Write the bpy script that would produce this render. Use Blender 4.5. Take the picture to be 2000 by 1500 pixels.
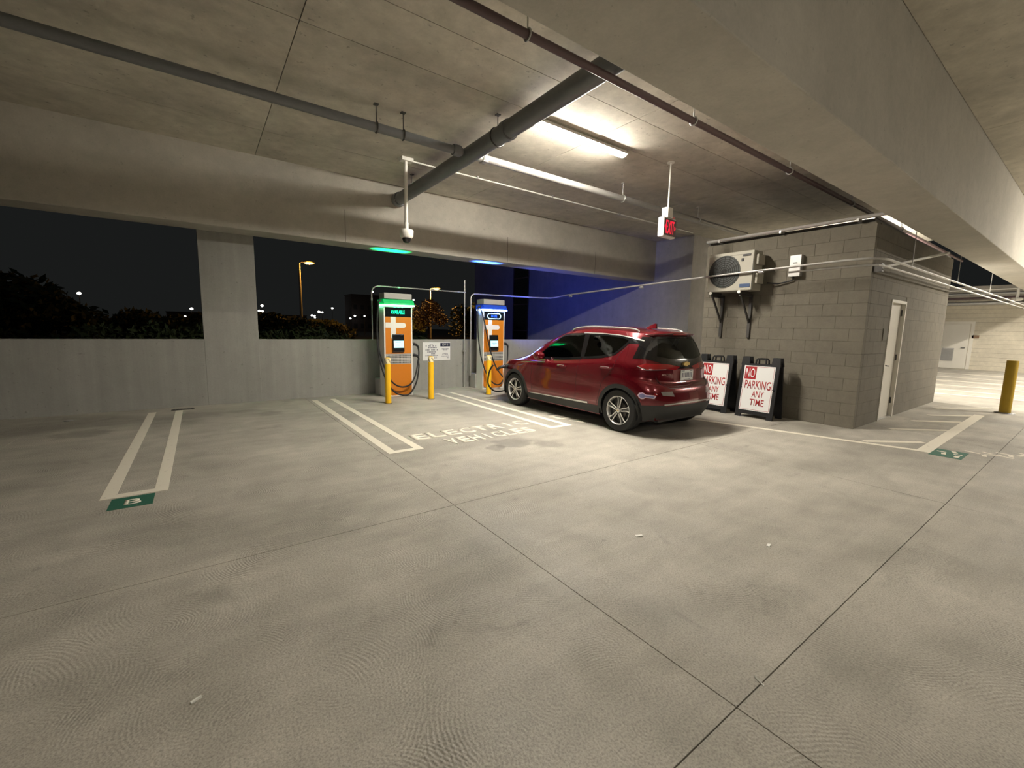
import bpy, bmesh, math, random
from mathutils import Vector, Matrix
from mathutils.bvhtree import BVHTree
from mathutils.geometry import delaunay_2d_cdt
random.seed(7)
for o in list(bpy.data.objects): bpy.data.objects.remove(o)
S = bpy.context.scene
C = S.collection
R = math.radians
PI = math.pi

# ------------------------------------------------------------------ camera
CAM_H = 1.5
YAW, PITCH, ROLL, FPX = R(35.8466), R(7.3177), R(1.0895), 841.2
fwd = Vector((math.sin(YAW)*math.cos(PITCH), math.cos(YAW)*math.cos(PITCH), -math.sin(PITCH)))
rgt = Vector((math.cos(YAW), -math.sin(YAW), 0))
upv = rgt.cross(fwd)
r2 = rgt*math.cos(ROLL) + upv*math.sin(ROLL)
u2 = -rgt*math.sin(ROLL) + upv*math.cos(ROLL)
cam = bpy.data.cameras.new('camera'); camo = bpy.data.objects.new('camera', cam); C.objects.link(camo)
cam.sensor_fit = 'HORIZONTAL'; cam.sensor_width = 36; cam.lens = 36*FPX/2000
cam.clip_start = .05; cam.clip_end = 800
m = Matrix.Identity(4)
for i in range(3):
    m[i][0] = r2[i]; m[i][1] = u2[i]; m[i][2] = -fwd[i]
m[2][3] = CAM_H
camo.matrix_world = m
S.camera = camo
# ------------------------------------------------------------------ night sky, exposure
W = bpy.data.worlds.new('night'); S.world = W; W.use_nodes = True
W.node_tree.nodes['Background'].inputs[0].default_value = (.93, 1.0, .98, 1)
W.node_tree.nodes['Background'].inputs[1].default_value = .0105
S.view_settings.view_transform = 'Standard'
S.view_settings.look = 'None'
S.view_settings.gamma = 1
S.view_settings.use_curve_mapping = False
S.view_settings.exposure = 0.0
LAMP_COL = (1.0, .93, .81)
LAMP_MAIN = 500.0
AISLE = .26          # aisle lamps relative to the lamp in view
FAR = .8

# ------------------------------------------------------------------ materials
def nodes(name):
    mt = bpy.data.materials.new(name); mt.use_nodes = True
    nt = mt.node_tree; b = nt.nodes['Principled BSDF']
    return mt, nt, b
def plain(name, col, rough=.5, metal=0., coat=0., bump=0., bscale=40., var=.0):
    mt, nt, b = nodes(name)
    b.inputs['Base Color'].default_value = (*col, 1); b.inputs['Roughness'].default_value = rough
    b.inputs['Metallic'].default_value = metal; b.inputs['Coat Weight'].default_value = coat
    b.inputs['Coat Roughness'].default_value = .04
    if var or bump:
        tc = nt.nodes.new('ShaderNodeTexCoord'); n = nt.nodes.new('ShaderNodeTexNoise')
        n.inputs['Scale'].default_value = bscale; n.inputs['Detail'].default_value = 4
        nt.links.new(tc.outputs['Object'], n.inputs['Vector'])
        if var:
            mx = nt.nodes.new('ShaderNodeMix'); mx.data_type = 'RGBA'
            mx.inputs[6].default_value = (*[c*(1-var) for c in col], 1); mx.inputs[7].default_value = (*[min(1, c*(1+var)) for c in col], 1)
            nt.links.new(n.outputs[0], mx.inputs[0]); nt.links.new(mx.outputs[2], b.inputs['Base Color'])
        if bump:
            bp = nt.nodes.new('ShaderNodeBump'); bp.inputs['Strength'].default_value = bump; bp.inputs['Distance'].default_value = .01
            nt.links.new(n.outputs[0], bp.inputs['Height']); nt.links.new(bp.outputs[0], b.inputs['Normal'])
    return mt
def emit(name, col, st):
    mt, nt, b = nodes(name)
    b.inputs['Base Color'].default_value = (*[c*.5 for c in col], 1)
    b.inputs['Emission Color'].default_value = (*col, 1); b.inputs['Emission Strength'].default_value = st
    return mt
def concrete(name, col, var=.12, streak=0., rough=.85, rnd=0., scale=1., bump=.25, spots=.25):
    """cast concrete: cloudy tone, fine grain, pin holes, optional vertical streaks, tone per piece"""
    mt, nt, b = nodes(name); L = nt.links; N = nt.nodes
    geo = N.new('ShaderNodeNewGeometry')
    def noise(sc, det, vec=None, rg=.6):
        n = N.new('ShaderNodeTexNoise'); n.inputs['Scale'].default_value = sc; n.inputs['Detail'].default_value = det
        n.inputs['Roughness'].default_value = rg
        L.new(vec if vec else geo.outputs['Position'], n.inputs['Vector']); return n.outputs[0]
    def ramp(src, a, bb, lo, hi):
        r = N.new('ShaderNodeMapRange'); r.inputs[1].default_value = a; r.inputs[2].default_value = bb
        r.inputs[3].default_value = lo; r.inputs[4].default_value = hi; L.new(src, r.inputs[0]); return r.outputs[0]
    def mul(x, y):
        q = N.new('ShaderNodeMath'); q.operation = 'MULTIPLY'; L.new(x, q.inputs[0])
        if isinstance(y, float): q.inputs[1].default_value = y
        else: L.new(y, q.inputs[1])
        return q.outputs[0]
    f = ramp(noise(.9*scale, 5), .3, .7, 1-var, 1+var)
    f = mul(f, ramp(noise(6*scale, 6), .3, .7, 1-var*.55, 1+var*.55))
    f = mul(f, ramp(noise(45, 3), .25, .75, .95, 1.05))
    if spots:
        f = mul(f, ramp(noise(17*scale, 2), .26, .33, 1-spots, 1.))
    if streak:
        mp = N.new('ShaderNodeMapping'); mp.inputs['Scale'].default_value = (7, 7, .35); L.new(geo.outputs['Position'], mp.inputs['Vector'])
        f = mul(f, ramp(noise(1., 4, mp.outputs[0]), .3, .7, 1-streak, 1+streak))
    if rnd:
        oi = N.new('ShaderNodeObjectInfo'); f = mul(f, ramp(oi.outputs['Random'], 0, 1, 1-rnd, 1+rnd))
    hs = N.new('ShaderNodeHueSaturation'); hs.inputs['Color'].default_value = (*col, 1); L.new(f, hs.inputs['Value'])
    L.new(hs.outputs[0], b.inputs['Base Color'])
    b.inputs['Roughness'].default_value = rough
    bp = N.new('ShaderNodeBump'); bp.inputs['Strength'].default_value = bump; bp.inputs['Distance'].default_value = .006
    L.new(noise(30, 6), bp.inputs['Height']); L.new(bp.outputs[0], b.inputs['Normal'])
    return mt
def floor_material():
    """broom and trowel finished slab: cloudy tone, overlapping trowel swirls, scattered stains"""
    mt, nt, b = nodes('floor_concrete'); L = nt.links; N = nt.nodes
    geo = N.new('ShaderNodeNewGeometry'); P = geo.outputs['Position']
    def noise(sc, det, vec=None, dist=0.):
        n = N.new('ShaderNodeTexNoise'); n.inputs['Scale'].default_value = sc; n.inputs['Detail'].default_value = det
        n.inputs['Distortion'].default_value = dist
        L.new(vec if vec else P, n.inputs['Vector']); return n.outputs[0]
    def ramp(src, a, bb, lo, hi):
        r = N.new('ShaderNodeMapRange'); r.inputs[1].default_value = a; r.inputs[2].default_value = bb
        r.inputs[3].default_value = lo; r.inputs[4].default_value = hi; L.new(src, r.inputs[0]); return r.outputs[0]
    def mth(op, x, y=None):
        q = N.new('ShaderNodeMath'); q.operation = op; L.new(x, q.inputs[0])
        if y is not None:
            if isinstance(y, (int, float)): q.inputs[1].default_value = y
            else: L.new(y, q.inputs[1])
        return q.outputs[0]
    f = ramp(noise(.5, 6), .3, .7, .84, 1.16)
    f = mth('MULTIPLY', f, ramp(noise(3., 6, None, .6), .3, .7, .9, 1.1))
    f = mth('MULTIPLY', f, ramp(noise(60, 4), .3, .7, .92, 1.08))
    # streaks dragged along x
    mp = N.new('ShaderNodeMapping'); mp.inputs['Scale'].default_value = (.8, 5, 1); L.new(P, mp.inputs['Vector'])
    f = mth('MULTIPLY', f, ramp(noise(1.2, 5, mp.outputs[0]), .35, .65, .93, 1.06))
    # trowel swirls: rings round scattered centres
    hs_all = None
    for sc, seed in ((1.25, 0.), (1.0, 7.3)):
        mp = N.new('ShaderNodeMapping'); mp.inputs['Location'].default_value = (seed, seed*.6, 0); L.new(P, mp.inputs['Vector'])
        vo = N.new('ShaderNodeTexVoronoi'); vo.voronoi_dimensions = '2D'; vo.inputs['Scale'].default_value = sc
        L.new(mp.outputs[0], vo.inputs['Vector'])
        d = mth('ADD', vo.outputs['Distance'], mth('MULTIPLY', noise(9, 3), .035))
        ring = mth('SINE', mth('MULTIPLY', d, 330.))
        patch = ramp(noise(2.6, 4, mp.outputs[0]), .48, .66, 0, 1)
        ring = mth('MULTIPLY', ring, patch)
        scal = vo.outputs['Distance']
        hs_all = ring if hs_all is None else mth('ADD', hs_all, ring)
    zone = ramp(noise(.45, 3), .40, .56, .25, 1.)
    f = mth('MULTIPLY', f, ramp(mth('MULTIPLY', mth('MULTIPLY', hs_all, zone), ramp(noise(95, 3), .44, .60, 0, 1)), .05, .9, 1.02, .70))
    f = mth('MULTIPLY', f, ramp(mth('MULTIPLY', scal, zone), .25, .62, 1.05, .84))
    f = mth('MULTIPLY', f, ramp(noise(120, 3), .30, .55, .74, 1.04))
    # small dark pits and stains
    f = mth('MULTIPLY', f, ramp(noise(13, 3), .25, .31, .8, 1.))
    f = mth('MULTIPLY', f, ramp(noise(2.1, 7, None, 1.2), .27, .34, .82, 1.))
    for (x, y, rr, k) in ((3.27, 4.48, .30, .68), (2.96, 4.42, .16, .66), (3.65, 4.2, .22, .75), (5.0, 6.05, .17, .45), (5.02, 5.7, .10, .5),
                          (-1.35, 7.9, .35, .75), (.9, 8.2, .25, .8), (2.2, 7.6, .3, .85)):
        vm = N.new('ShaderNodeVectorMath'); vm.operation = 'DISTANCE'; L.new(P, vm.inputs[0]); vm.inputs[1].default_value = (x, y, 0)
        dd = mth('ADD', vm.outputs['Value'], mth('MULTIPLY', noise(6, 5, None, .5), rr*1.3))
        f = mth('MULTIPLY', f, ramp(dd, rr*1.25, rr*1.6, k, 1.))
    hs = N.new('ShaderNodeHueSaturation'); hs.inputs['Color'].default_value = (.37, .345, .295, 1); L.new(f, hs.inputs['Value'])
    L.new(hs.outputs[0], b.inputs['Base Color'])
    L.new(ramp(noise(1.4, 4), .3, .7, .55, .78), b.inputs['Roughness'])
    bp = N.new('ShaderNodeBump'); bp.inputs['Strength'].default_value = .5; bp.inputs['Distance'].default_value = .006
    L.new(mth('ADD', noise(70, 4), mth('MULTIPLY', hs_all, .25)), bp.inputs['Height']); L.new(bp.outputs[0], b.inputs['Normal'])
    return mt
def road_paint(name, col):
    """worn floor paint: specks worn away to concrete tone"""
    mt, nt, b = nodes(name); L = nt.links; N = nt.nodes
    geo = N.new('ShaderNodeNewGeometry'); n = N.new('ShaderNodeTexNoise'); n.inputs['Scale'].default_value = 26; n.inputs['Detail'].default_value = 6
    L.new(geo.outputs['Position'], n.inputs['Vector'])
    mx = N.new('ShaderNodeMix'); mx.data_type = 'RGBA'
    mx.inputs[6].default_value = (.33, .30, .24, 1); mx.inputs[7].default_value = (*col, 1)
    r = N.new('ShaderNodeMapRange'); r.inputs[1].default_value = .24; r.inputs[2].default_value = .36; L.new(n.outputs[0], r.inputs[0])
    L.new(r.outputs[0], mx.inputs[0]); L.new(mx.outputs[2], b.inputs['Base Color']); b.inputs['Roughness'].default_value = .6
    return mt
M = {}
M['floor'] = floor_material()
M['ceil'] = concrete('ceiling_concrete', (.52, .485, .41), .24, 0, .8, .05, .8, .2, .35)
M['beam'] = concrete('beam_concrete', (.45, .425, .37), .10, 0, .85, 0, 1.3, .3, .2)
M['wall'] = concrete('parapet_concrete', (.30, .295, .272), .07, .09, .85)
M['tower'] = concrete('tower_concrete', (.42, .41, .40), .10, .04, .85)
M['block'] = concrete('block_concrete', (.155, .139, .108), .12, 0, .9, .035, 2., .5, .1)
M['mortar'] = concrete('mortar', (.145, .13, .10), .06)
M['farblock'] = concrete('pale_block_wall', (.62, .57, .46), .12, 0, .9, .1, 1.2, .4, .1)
M['joint'] = plain('joint_filler', (.06, .055, .045), .9)
M['paint'] = road_paint('white_floor_paint', (.74, .69, .58))
M['green_paint'] = road_paint('green_floor_paint', (.022, .115, .075))
M['galv'] = plain('galvanised_steel', (.46, .45, .43), .42, .6, 0, 0, 30, .12)
M['chalk'] = plain('white_enamel', (.82, .80, .74), .45)
M['pipe_grey'] = plain('grey_pipe', (.155, .16, .165), .5, .1, 0, 0, 12, .15)
M['pipe_purple'] = plain('maroon_pipe', (.085, .05, .052), .5)
M['steel_dark'] = plain('dark_steel', (.09, .085, .08), .5, .6)
M['black'] = plain('black_plastic', (.012, .012, .013), .45)
M['rubber'] = plain('black_rubber', (.016, .016, .017), .7)
M['yellow'] = plain('yellow_enamel', (.88, .50, .012), .42, 0, 0, 0, 9, .08)
M['yellow_old'] = plain('faded_yellow_enamel', (.46, .30, .02), .5, 0, 0, 0, 9, .12)
M['cream'] = plain('cream_reflective', (.90, .78, .50), .4)
M['door'] = plain('painted_door', (.66, .63, .56), .45, 0, 0, 0, 5, .03)
M['sign_white'] = plain('sign_white', (.74, .74, .73), .4)
M['sign_red'] = plain('sign_red', (.36, .018, .022), .45)
M['navy'] = plain('navy_print', (.008, .014, .045), .5)
M['ink'] = plain('grey_print', (.22, .22, .26), .6)
M['ac'] = plain('ac_casing', (.36, .34, .28), .5)
M['ac_dark'] = plain('ac_grille', (.035, .04, .038), .6)
M['ch_white'] = plain('charger_white', (.80, .78, .74), .4)
M['ch_grey'] = plain('charger_grey', (.40, .39, .37), .45)
M['ch_orange'] = plain('charger_orange', (.62, .20, .012), .4)
M['ch_black'] = plain('charger_black', (.008, .010, .012), .15)
M['red'] = plain('red_car_paint', (.15, .004, .011), .22, .45, 1.)
M['trim'] = plain('matte_trim', (.022, .023, .023), .6)
M['gloss'] = plain('gloss_black', (.006, .006, .007), .12, 0, .5)
M['chrome'] = plain('chrome', (.55, .54, .52), .25, .6)
M['alloy'] = plain('machined_alloy', (.76, .75, .72), .3, .5)
M['interior'] = plain('cabin_fabric', (.035, .035, .037), .8)
M['lamp_red'] = plain('red_lens', (.30, .008, .012), .12, 0, 1.)
M['gold'] = plain('gold_badge', (.65, .48, .18), .3, .8)
M['plate'] = plain('plate_white', (.72, .73, .72), .4)
M['brick_red'] = plain('clear_lens', (.36, .33, .32), .15, .3)
def glass_material(name, tint, mixf):
    mt = bpy.data.materials.new(name); mt.use_nodes = True; nt = mt.node_tree; N = nt.nodes; L = nt.links
    for n in list(N): N.remove(n)
    out = N.new('ShaderNodeOutputMaterial'); tr = N.new('ShaderNodeBsdfTransparent'); tr.inputs[0].default_value = (*tint, 1)
    gl = N.new('ShaderNodeBsdfGlossy'); gl.inputs['Roughness'].default_value = .03; gl.inputs[0].default_value = (.9, .95, .95, 1)
    fr = N.new('ShaderNodeFresnel'); fr.inputs[0].default_value = mixf
    mx = N.new('ShaderNodeMixShader'); L.new(fr.outputs[0], mx.inputs[0]); L.new(tr.outputs[0], mx.inputs[1]); L.new(gl.outputs[0], mx.inputs[2])
    L.new(mx.outputs[0], out.inputs[0]); return mt
M['glass'] = glass_material('tinted_glass', (.50, .56, .55), 1.5)
M['glass_dark'] = glass_material('dark_glass', (.20, .22, .22), 1.5)
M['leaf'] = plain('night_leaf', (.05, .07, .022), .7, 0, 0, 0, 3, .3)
M['leaf_amber'] = plain('lamplit_leaf', (.16, .105, .03), .7, 0, 0, 0, 3, .3)  # orange street lamp light put into the leaf colour
M['bark'] = plain('bark', (.10, .075, .05), .9)
M['ground'] = plain('night_ground', (.05, .05, .045), .95, 0, 0, 0, 2, .2)
M['facade'] = plain('far_facade', (.06, .05, .05), .9)
M['paper'] = plain('paper_white', (.85, .84, .78), .7)

# ------------------------------------------------------------------ mesh helpers
class MB:
    def __init__(s): s.v = []; s.f = []
    def add(s, vs, fs):
        n = len(s.v); s.v += [tuple(p) for p in vs]; s.f += [tuple(i+n for i in f) for f in fs]; return s
    def box(s, a, b):
        (x0, y0, z0), (x1, y1, z1) = a, b
        return s.add([(x0,y0,z0),(x1,y0,z0),(x1,y1,z0),(x0,y1,z0),(x0,y0,z1),(x1,y0,z1),(x1,y1,z1),(x0,y1,z1)],
                     [(0,3,2,1),(4,5,6,7),(0,1,5,4),(1,2,6,5),(2,3,7,6),(3,0,4,7)])
    def hexa(s, q0, q1):
        """two matching quads joined into a solid"""
        return s.add(list(q0)+list(q1), [(3,2,1,0),(4,5,6,7),(0,1,5,4),(1,2,6,5),(2,3,7,6),(3,0,4,7)])
    def prism(s, poly, axis, a, b):
        """2D polygon extruded along an axis: axis 0 -> (y,z), 1 -> (x,z), 2 -> (x,y)"""
        def P(p, t): return {0: (t, p[0], p[1]), 1: (p[0], t, p[1]), 2: (p[0], p[1], t)}[axis]
        n = len(poly)
        return s.add([P(p, a) for p in poly]+[P(p, b) for p in poly],
                     [tuple(range(n))[::-1], tuple(range(n, 2*n))]+[(i, (i+1) % n, n+(i+1) % n, n+i) for i in range(n)])
    def lathe(s, prof, c=(0,0,0), n=24, axis=2, ring=False):
        vs = []; fs = []
        for (r, h) in prof:
            for k in range(n):
                a = 2*PI*k/n; q = (r*math.cos(a), r*math.sin(a))
                p = {2: (q[0], q[1], h), 0: (h, q[0], q[1]), 1: (q[0], h, q[1])}[axis]
                vs.append((p[0]+c[0], p[1]+c[1], p[2]+c[2]))
        m_ = len(prof)
        for i in range(m_-1):
            for k in range(n):
                fs.append((i*n+k, i*n+(k+1) % n, (i+1)*n+(k+1) % n, (i+1)*n+k))
        if ring:
            for k in range(n): fs.append(((m_-1)*n+k, (m_-1)*n+(k+1) % n, (k+1) % n, k))
        else: fs.append(tuple(range(n))[::-1]); fs.append(tuple((m_-1)*n+k for k in range(n)))
        return s.add(vs, fs)
    def tube(s, pts, r, n=10, closed=False):
        pts = [Vector(p) for p in pts]; K = len(pts); vs = []; fs = []
        prev = None
        for i in range(K):
            if closed: t = pts[(i+1) % K]-pts[i-1]
            else: t = pts[min(i+1, K-1)]-pts[max(i-1, 0)]
            t.normalize()
            if prev is None:
                a = Vector((0,0,1)) if abs(t.z) < .9 else Vector((1,0,0)); a = (a-t*a.dot(t)).normalized()
            else:
                a = (prev-t*prev.dot(t)).normalized()
            prev = a; b = t.cross(a); rr = r[i] if isinstance(r, (list, tuple)) else r
            for k in range(n):
                g = 2*PI*k/n; vs.append(pts[i]+a*rr*math.cos(g)+b*rr*math.sin(g))
        for i in range(K if closed else K-1):
            j = (i+1) % K
            for k in range(n): fs.append((i*n+k, i*n+(k+1) % n, j*n+(k+1) % n, j*n+k))
        if not closed: fs.append(tuple(range(n))[::-1]); fs.append(tuple((K-1)*n+k for k in range(n)))
        return s.add(vs, fs)
    def ball(s, c, r, n=12, m_=8, sz=1.):
        prof = [(max(1e-3, r*math.sin(PI*i/m_)), -r*sz*math.cos(PI*i/m_)) for i in range(m_+1)]
        return s.lathe(prof, c, n)
    def mesh(s, name='m', mat=None, smooth=False, bevel=0.):
        me = bpy.data.meshes.new(name); me.from_pydata(s.v, [], s.f)
        bm = bmesh.new(); bm.from_mesh(me)
        bmesh.ops.recalc_face_normals(bm, faces=bm.faces)
        if bevel: bmesh.ops.bevel(bm, geom=[e for e in bm.edges if e.is_manifold and e.calc_face_angle(0) > .5], offset=bevel, segments=2, affect='EDGES', profile=.5)
        bm.to_mesh(me); bm.free()
        if smooth:
            for p in me.polygons: p.use_smooth = True
            me.set_sharp_from_angle(angle=R(42))
        if mat: me.materials.append(mat)
        me.update(); return me
    def build(s, name, mat, parent=None, smooth=False, bevel=0., loc=None):
        return link(name, s.mesh(name, mat, smooth, bevel), parent, loc)
def link(name, me, parent=None, loc=None):
    o = bpy.data.objects.new(name, me); C.objects.link(o)
    if parent: o.parent = parent
    if loc: o.location = loc
    return o
def tag(o, label, cat, group=None, kind=None):
    o['label'] = label; o['category'] = cat
    if group: o['group'] = group
    if kind: o['kind'] = kind
    return o
def thing(name, label, cat, loc=(0,0,0), rz=0, group=None):
    o = bpy.data.objects.new(name, None); C.objects.link(o); o.location = loc; o.rotation_euler = (0,0,rz); o.empty_display_size = .1
    return tag(o, label, cat, group)
def struct(o, label=None):
    o['kind'] = 'structure'
    if label: o['label'] = label
    return o
def copy_tree(o, parent=None):
    c = o.copy(); C.objects.link(c); c.parent = parent
    for ch in o.children: copy_tree(ch, c)
    return c
def B(a, b): return MB().box(a, b)
_txt = {}
def text_mesh(body, w, h, depth=.002, bold=.0):
    """flat lettering scaled to w x h in the xy plane, standing on y=0, centred on x"""
    cu = bpy.data.curves.new('t', 'FONT'); cu.body = body; cu.size = 1; cu.offset = bold; cu.resolution_u = 3; cu.align_x = 'CENTER'
    ob = bpy.data.objects.new('t', cu); C.objects.link(ob)
    bpy.context.view_layer.update()
    me = bpy.data.meshes.new_from_object(ob.evaluated_get(bpy.context.evaluated_depsgraph_get()))
    bpy.data.objects.remove(ob)
    xs = [v.co.x for v in me.vertices]; ys = [v.co.y for v in me.vertices]
    sx = w/(max(xs)-min(xs)); sy = h/(max(ys)-min(ys)); cx = (max(xs)+min(xs))/2; y0 = min(ys)
    bm = bmesh.new(); bm.from_mesh(me)
    for v in bm.verts: v.co = Vector(((v.co.x-cx)*sx, (v.co.y-y0)*sy, 0))
    r = bmesh.ops.extrude_face_region(bm, geom=bm.faces[:])
    for g in r['geom']:
        if isinstance(g, bmesh.types.BMVert): g.co.z += depth
    bmesh.ops.recalc_face_normals(bm, faces=bm.faces)
    bm.to_mesh(me); bm.free(); me.materials.clear()
    return me
def lettering(name, body, w, h, origin, ux, uy, mat, parent, depth=.002, bold=0.):
    me = text_mesh(body, w, h, depth, bold); me.name = name; me.materials.append(mat)
    ux = Vector(ux).normalized(); uy = Vector(uy).normalized(); uz = ux.cross(uy); o0 = Vector(origin)
    for v in me.vertices: v.co = o0+ux*v.co.x+uy*v.co.y+uz*v.co.z
    return link(name, me, parent)
def arc(c, r, a0, a1, n, plane):
    """points of an arc in plane 'xy','xz','yz' round c"""
    out = []
    for i in range(n+1):
        a = a0+(a1-a0)*i/n; q = (r*math.cos(a), r*math.sin(a))
        d = {'xy': (q[0], q[1], 0), 'xz': (q[0], 0, q[1]), 'yz': (0, q[0], q[1])}[plane]
        out.append((c[0]+d[0], c[1]+d[1], c[2]+d[2]))
    return out

# ------------------------------------------------------------------ THE SETTING
ZC, ZB = 4.39, 3.12           # ceiling and beam soffit
YO = 9.6                      # inner face of the outer wall
YF = 9.02                     # inner face of the outer beam
# floor: sub-base with separately cast slabs, sawn joints between
floor = struct(B((-14,-12,-.3),(34,9.9,-.02)).build('floor', M['joint']), 'grey broom-finished concrete parking deck floor')
gx = [-14, -9.5, -5.5, -1.96, 1.67, 5.4, 9.1, 12.8, 16.5, 20.2, 24, 29.4]
gy = [-12, -7, -3, .72, 3.12, 5.55, 9.62]
gy = [-12, -7, -3, .72, 3.12, 9.62]
for i in range(len(gx)-1):
    for j in range(len(gy)-1):
        g = .0028
        B((gx[i]+g, gy[j]+g, -.02), (gx[i+1]-g, gy[j+1]-g, 0)).build('slab', M['floor'], floor)
# ceiling: cast panels with form joints
ceil = struct(B((-14,-12,ZC+.03),(18.2,9.9,ZC+.35)).build('ceiling', M['joint']), 'board-marked concrete ceiling slab')
cx_ = [-14, -9, -4.2, .95, 5.05, 9.1, 13.2, 18.2]
cy_ = [-12, -6, -2.4, 1.41, 4.15, 4.9, 7.85, 9.05]
for i in range(len(cx_)-1):
    for j in range(len(cy_)-1):
        g = .0045
        B((cx_[i]+g, cy_[j]+g, ZC), (cx_[i+1]-g, cy_[j+1]-g, ZC+.04)).build('ceiling_panel', M['ceil'], ceil)
struct(B((18.2,-12,ZC),(34,1.41,ZC+.35)).build('ceiling', M['ceil']), 'concrete ceiling slab over the far driveway')
# outer wall (parapet), its columns and the edge beam
struct(B((-14,YO,-.3),(12.2,YO+.2,1.205)).build('wall_outer', M['wall']), 'low grey concrete parapet wall along the open side')
for x0, x1, lb in ((.05,.91,'broad concrete column rising from the parapet between the openings'),
                   (-6.1,-5.2,'concrete column at the far left of the parapet')):
    struct(B((x0,YO-.004,-.3),(x1,YO+.6,ZC)).build('column', M['wall'], None, False, .008), lb)
bm_ = struct(B((-14,YF,ZB),(12.2,YO,ZC+.02)).build('edge_beam', M['beam'], None, False, .01), 'deep concrete edge beam over the parapet openings')
for x in (-3.2, 3.32-.9, 6.3, 9.4): B((x,YF-.0015,ZB+.01),(x+.008,YF+.01,ZB+.62)).build('form_line', M['joint'], bm_)
struct(B((-14,1.41,ZB),(29,1.99,ZC+.02)).build('cross_beam', M['beam'], None, False, .012), 'heavy concrete ceiling beam crossing above the drive aisle')
# stair tower standing at the end of the parapet and running on outside
tw = struct(B((12.2,7.7,-.3),(17.5,20.5,9)).build('wall_tower', M['tower']), 'pale concrete tower wall washed by blue light')
wn = struct(B((12.185,15.75,.2),(12.205,16.85,7.5)).build('window_1', M['gloss']), 'dark tall strip window in the tower wall')
for k in range(7): MB().box((12.17,15.75,.2+k*1.2),(12.19,16.85,.25+k*1.2)).build('glazing_bar', M['steel_dark'], wn)
for y in (15.72, 16.85): MB().box((12.165,y,.2),(12.2,y+.04,7.5)).build('window_frame', M['steel_dark'], wn)
# masonry utility room
X0, Y0, X1, Y1, ZR = 8.43, 2.29, 13.75, 5.0, 3.22
DX0, DX1, DZ = 9.62, 10.50, 2.12       # door opening
BH, BL, G = .2, .4, .0028
shared = {}
def block_mesh(l, axis):
    k = (round(l, 3), axis)
    if k not in shared:
        d = .10
        b_ = MB().box((0,0,0), (d, l-G, BH-G)) if axis == 0 else MB().box((0,0,0), (l-G, d, BH-G))
        shared[k] = b_.mesh('block', M['block'], False, .0018)
    return shared[k]
def block_wall(parent, axis, a0, a1, fixed, skip=None):
    nrow = int(round(ZR/BH))
    for r_ in range(nrow):
        z = r_*BH; a = a0-(BL/2 if r_ % 2 else 0)
        while a < a1-1e-3:
            s0, s1 = max(a, a0), min(a+BL, a1); a += BL
            if s1-s0 < .03: continue
            segs = [(s0, s1)]
            if skip and z < skip[2]-.05:
                segs = [(p, q) for p, q in ((s0, min(s1, skip[0])), (max(s0, skip[1]), s1)) if q-p > .03]
            for p, q in segs:
                o = link('block', block_mesh(q-p, axis), parent)
                o.location = (fixed, p+G/2, z+G/2) if axis == 0 else (p+G/2, fixed, z+G/2)
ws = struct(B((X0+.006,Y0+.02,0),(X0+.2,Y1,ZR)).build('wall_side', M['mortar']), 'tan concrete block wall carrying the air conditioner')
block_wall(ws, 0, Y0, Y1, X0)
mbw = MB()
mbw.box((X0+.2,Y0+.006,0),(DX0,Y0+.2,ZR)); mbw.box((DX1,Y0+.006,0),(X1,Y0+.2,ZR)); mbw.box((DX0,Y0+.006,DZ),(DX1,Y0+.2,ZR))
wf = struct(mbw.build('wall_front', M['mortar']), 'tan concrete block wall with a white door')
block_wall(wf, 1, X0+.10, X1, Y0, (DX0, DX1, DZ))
struct(B((X0+.05,Y0+.05,ZR),(X1,Y1,ZR+.06)).build('trim_1', M['steel_dark']), 'dark flashing on top of the block room')
mbw = MB(); mbw.box((X1-.2,Y0+.2,0),(X1,Y1,ZR)); mbw.box((X0+.2,Y1-.2,0),(X1-.2,Y1,ZR))
struct(mbw.build('wall_back', M['mortar']), 'rear side of the block room')
d1 = struct(MB().box((DX0+.05,Y0+.05,.012),(DX1-.05,Y0+.095,DZ-.05)).build('door_1', M['door'], None, False, .003), 'white steel door in the block room')
fr = MB(); fr.box((DX0,Y0-.012,0),(DX0+.048,Y0+.16,DZ)); fr.box((DX1-.048,Y0-.012,0),(DX1,Y0+.16,DZ)); fr.box((DX0+.048,Y0-.012,DZ-.048),(DX1-.048,Y0+.16,DZ))
fr.build('door_frame', M['door'], d1)
for z in (.25, 1.05, 1.86): MB().lathe([(.014,0),(.014,.11)], (DX1-.044,Y0+.035,z), 8).build('hinge', M['steel_dark'], d1)
MB().tube([(DX0+.11,Y0+.06,.98),(DX0+.11,Y0-.01,.98),(DX0+.24,Y0-.012,.97)], .011, 8).build('door_handle', M['steel_dark'], d1)
MB().lathe([(.028,0),(.028,.018)], (DX0+.11,Y0+.035,1.12), 12, 1).build('lock', M['steel_dark'], d1)
MB().box((DX0+.06,Y0+.0,.0),(DX1-.06,Y0+.05,.012)).build('threshold', M['galv'], d1)
pl = MB().box((9.34,Y0-.012,1.42),(9.56,Y0-.002,1.62)).build('door_plate', M['mortar'], None, False, .002)
tag(pl, 'small square nameplate on the block wall beside the white door', 'plate')
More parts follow.
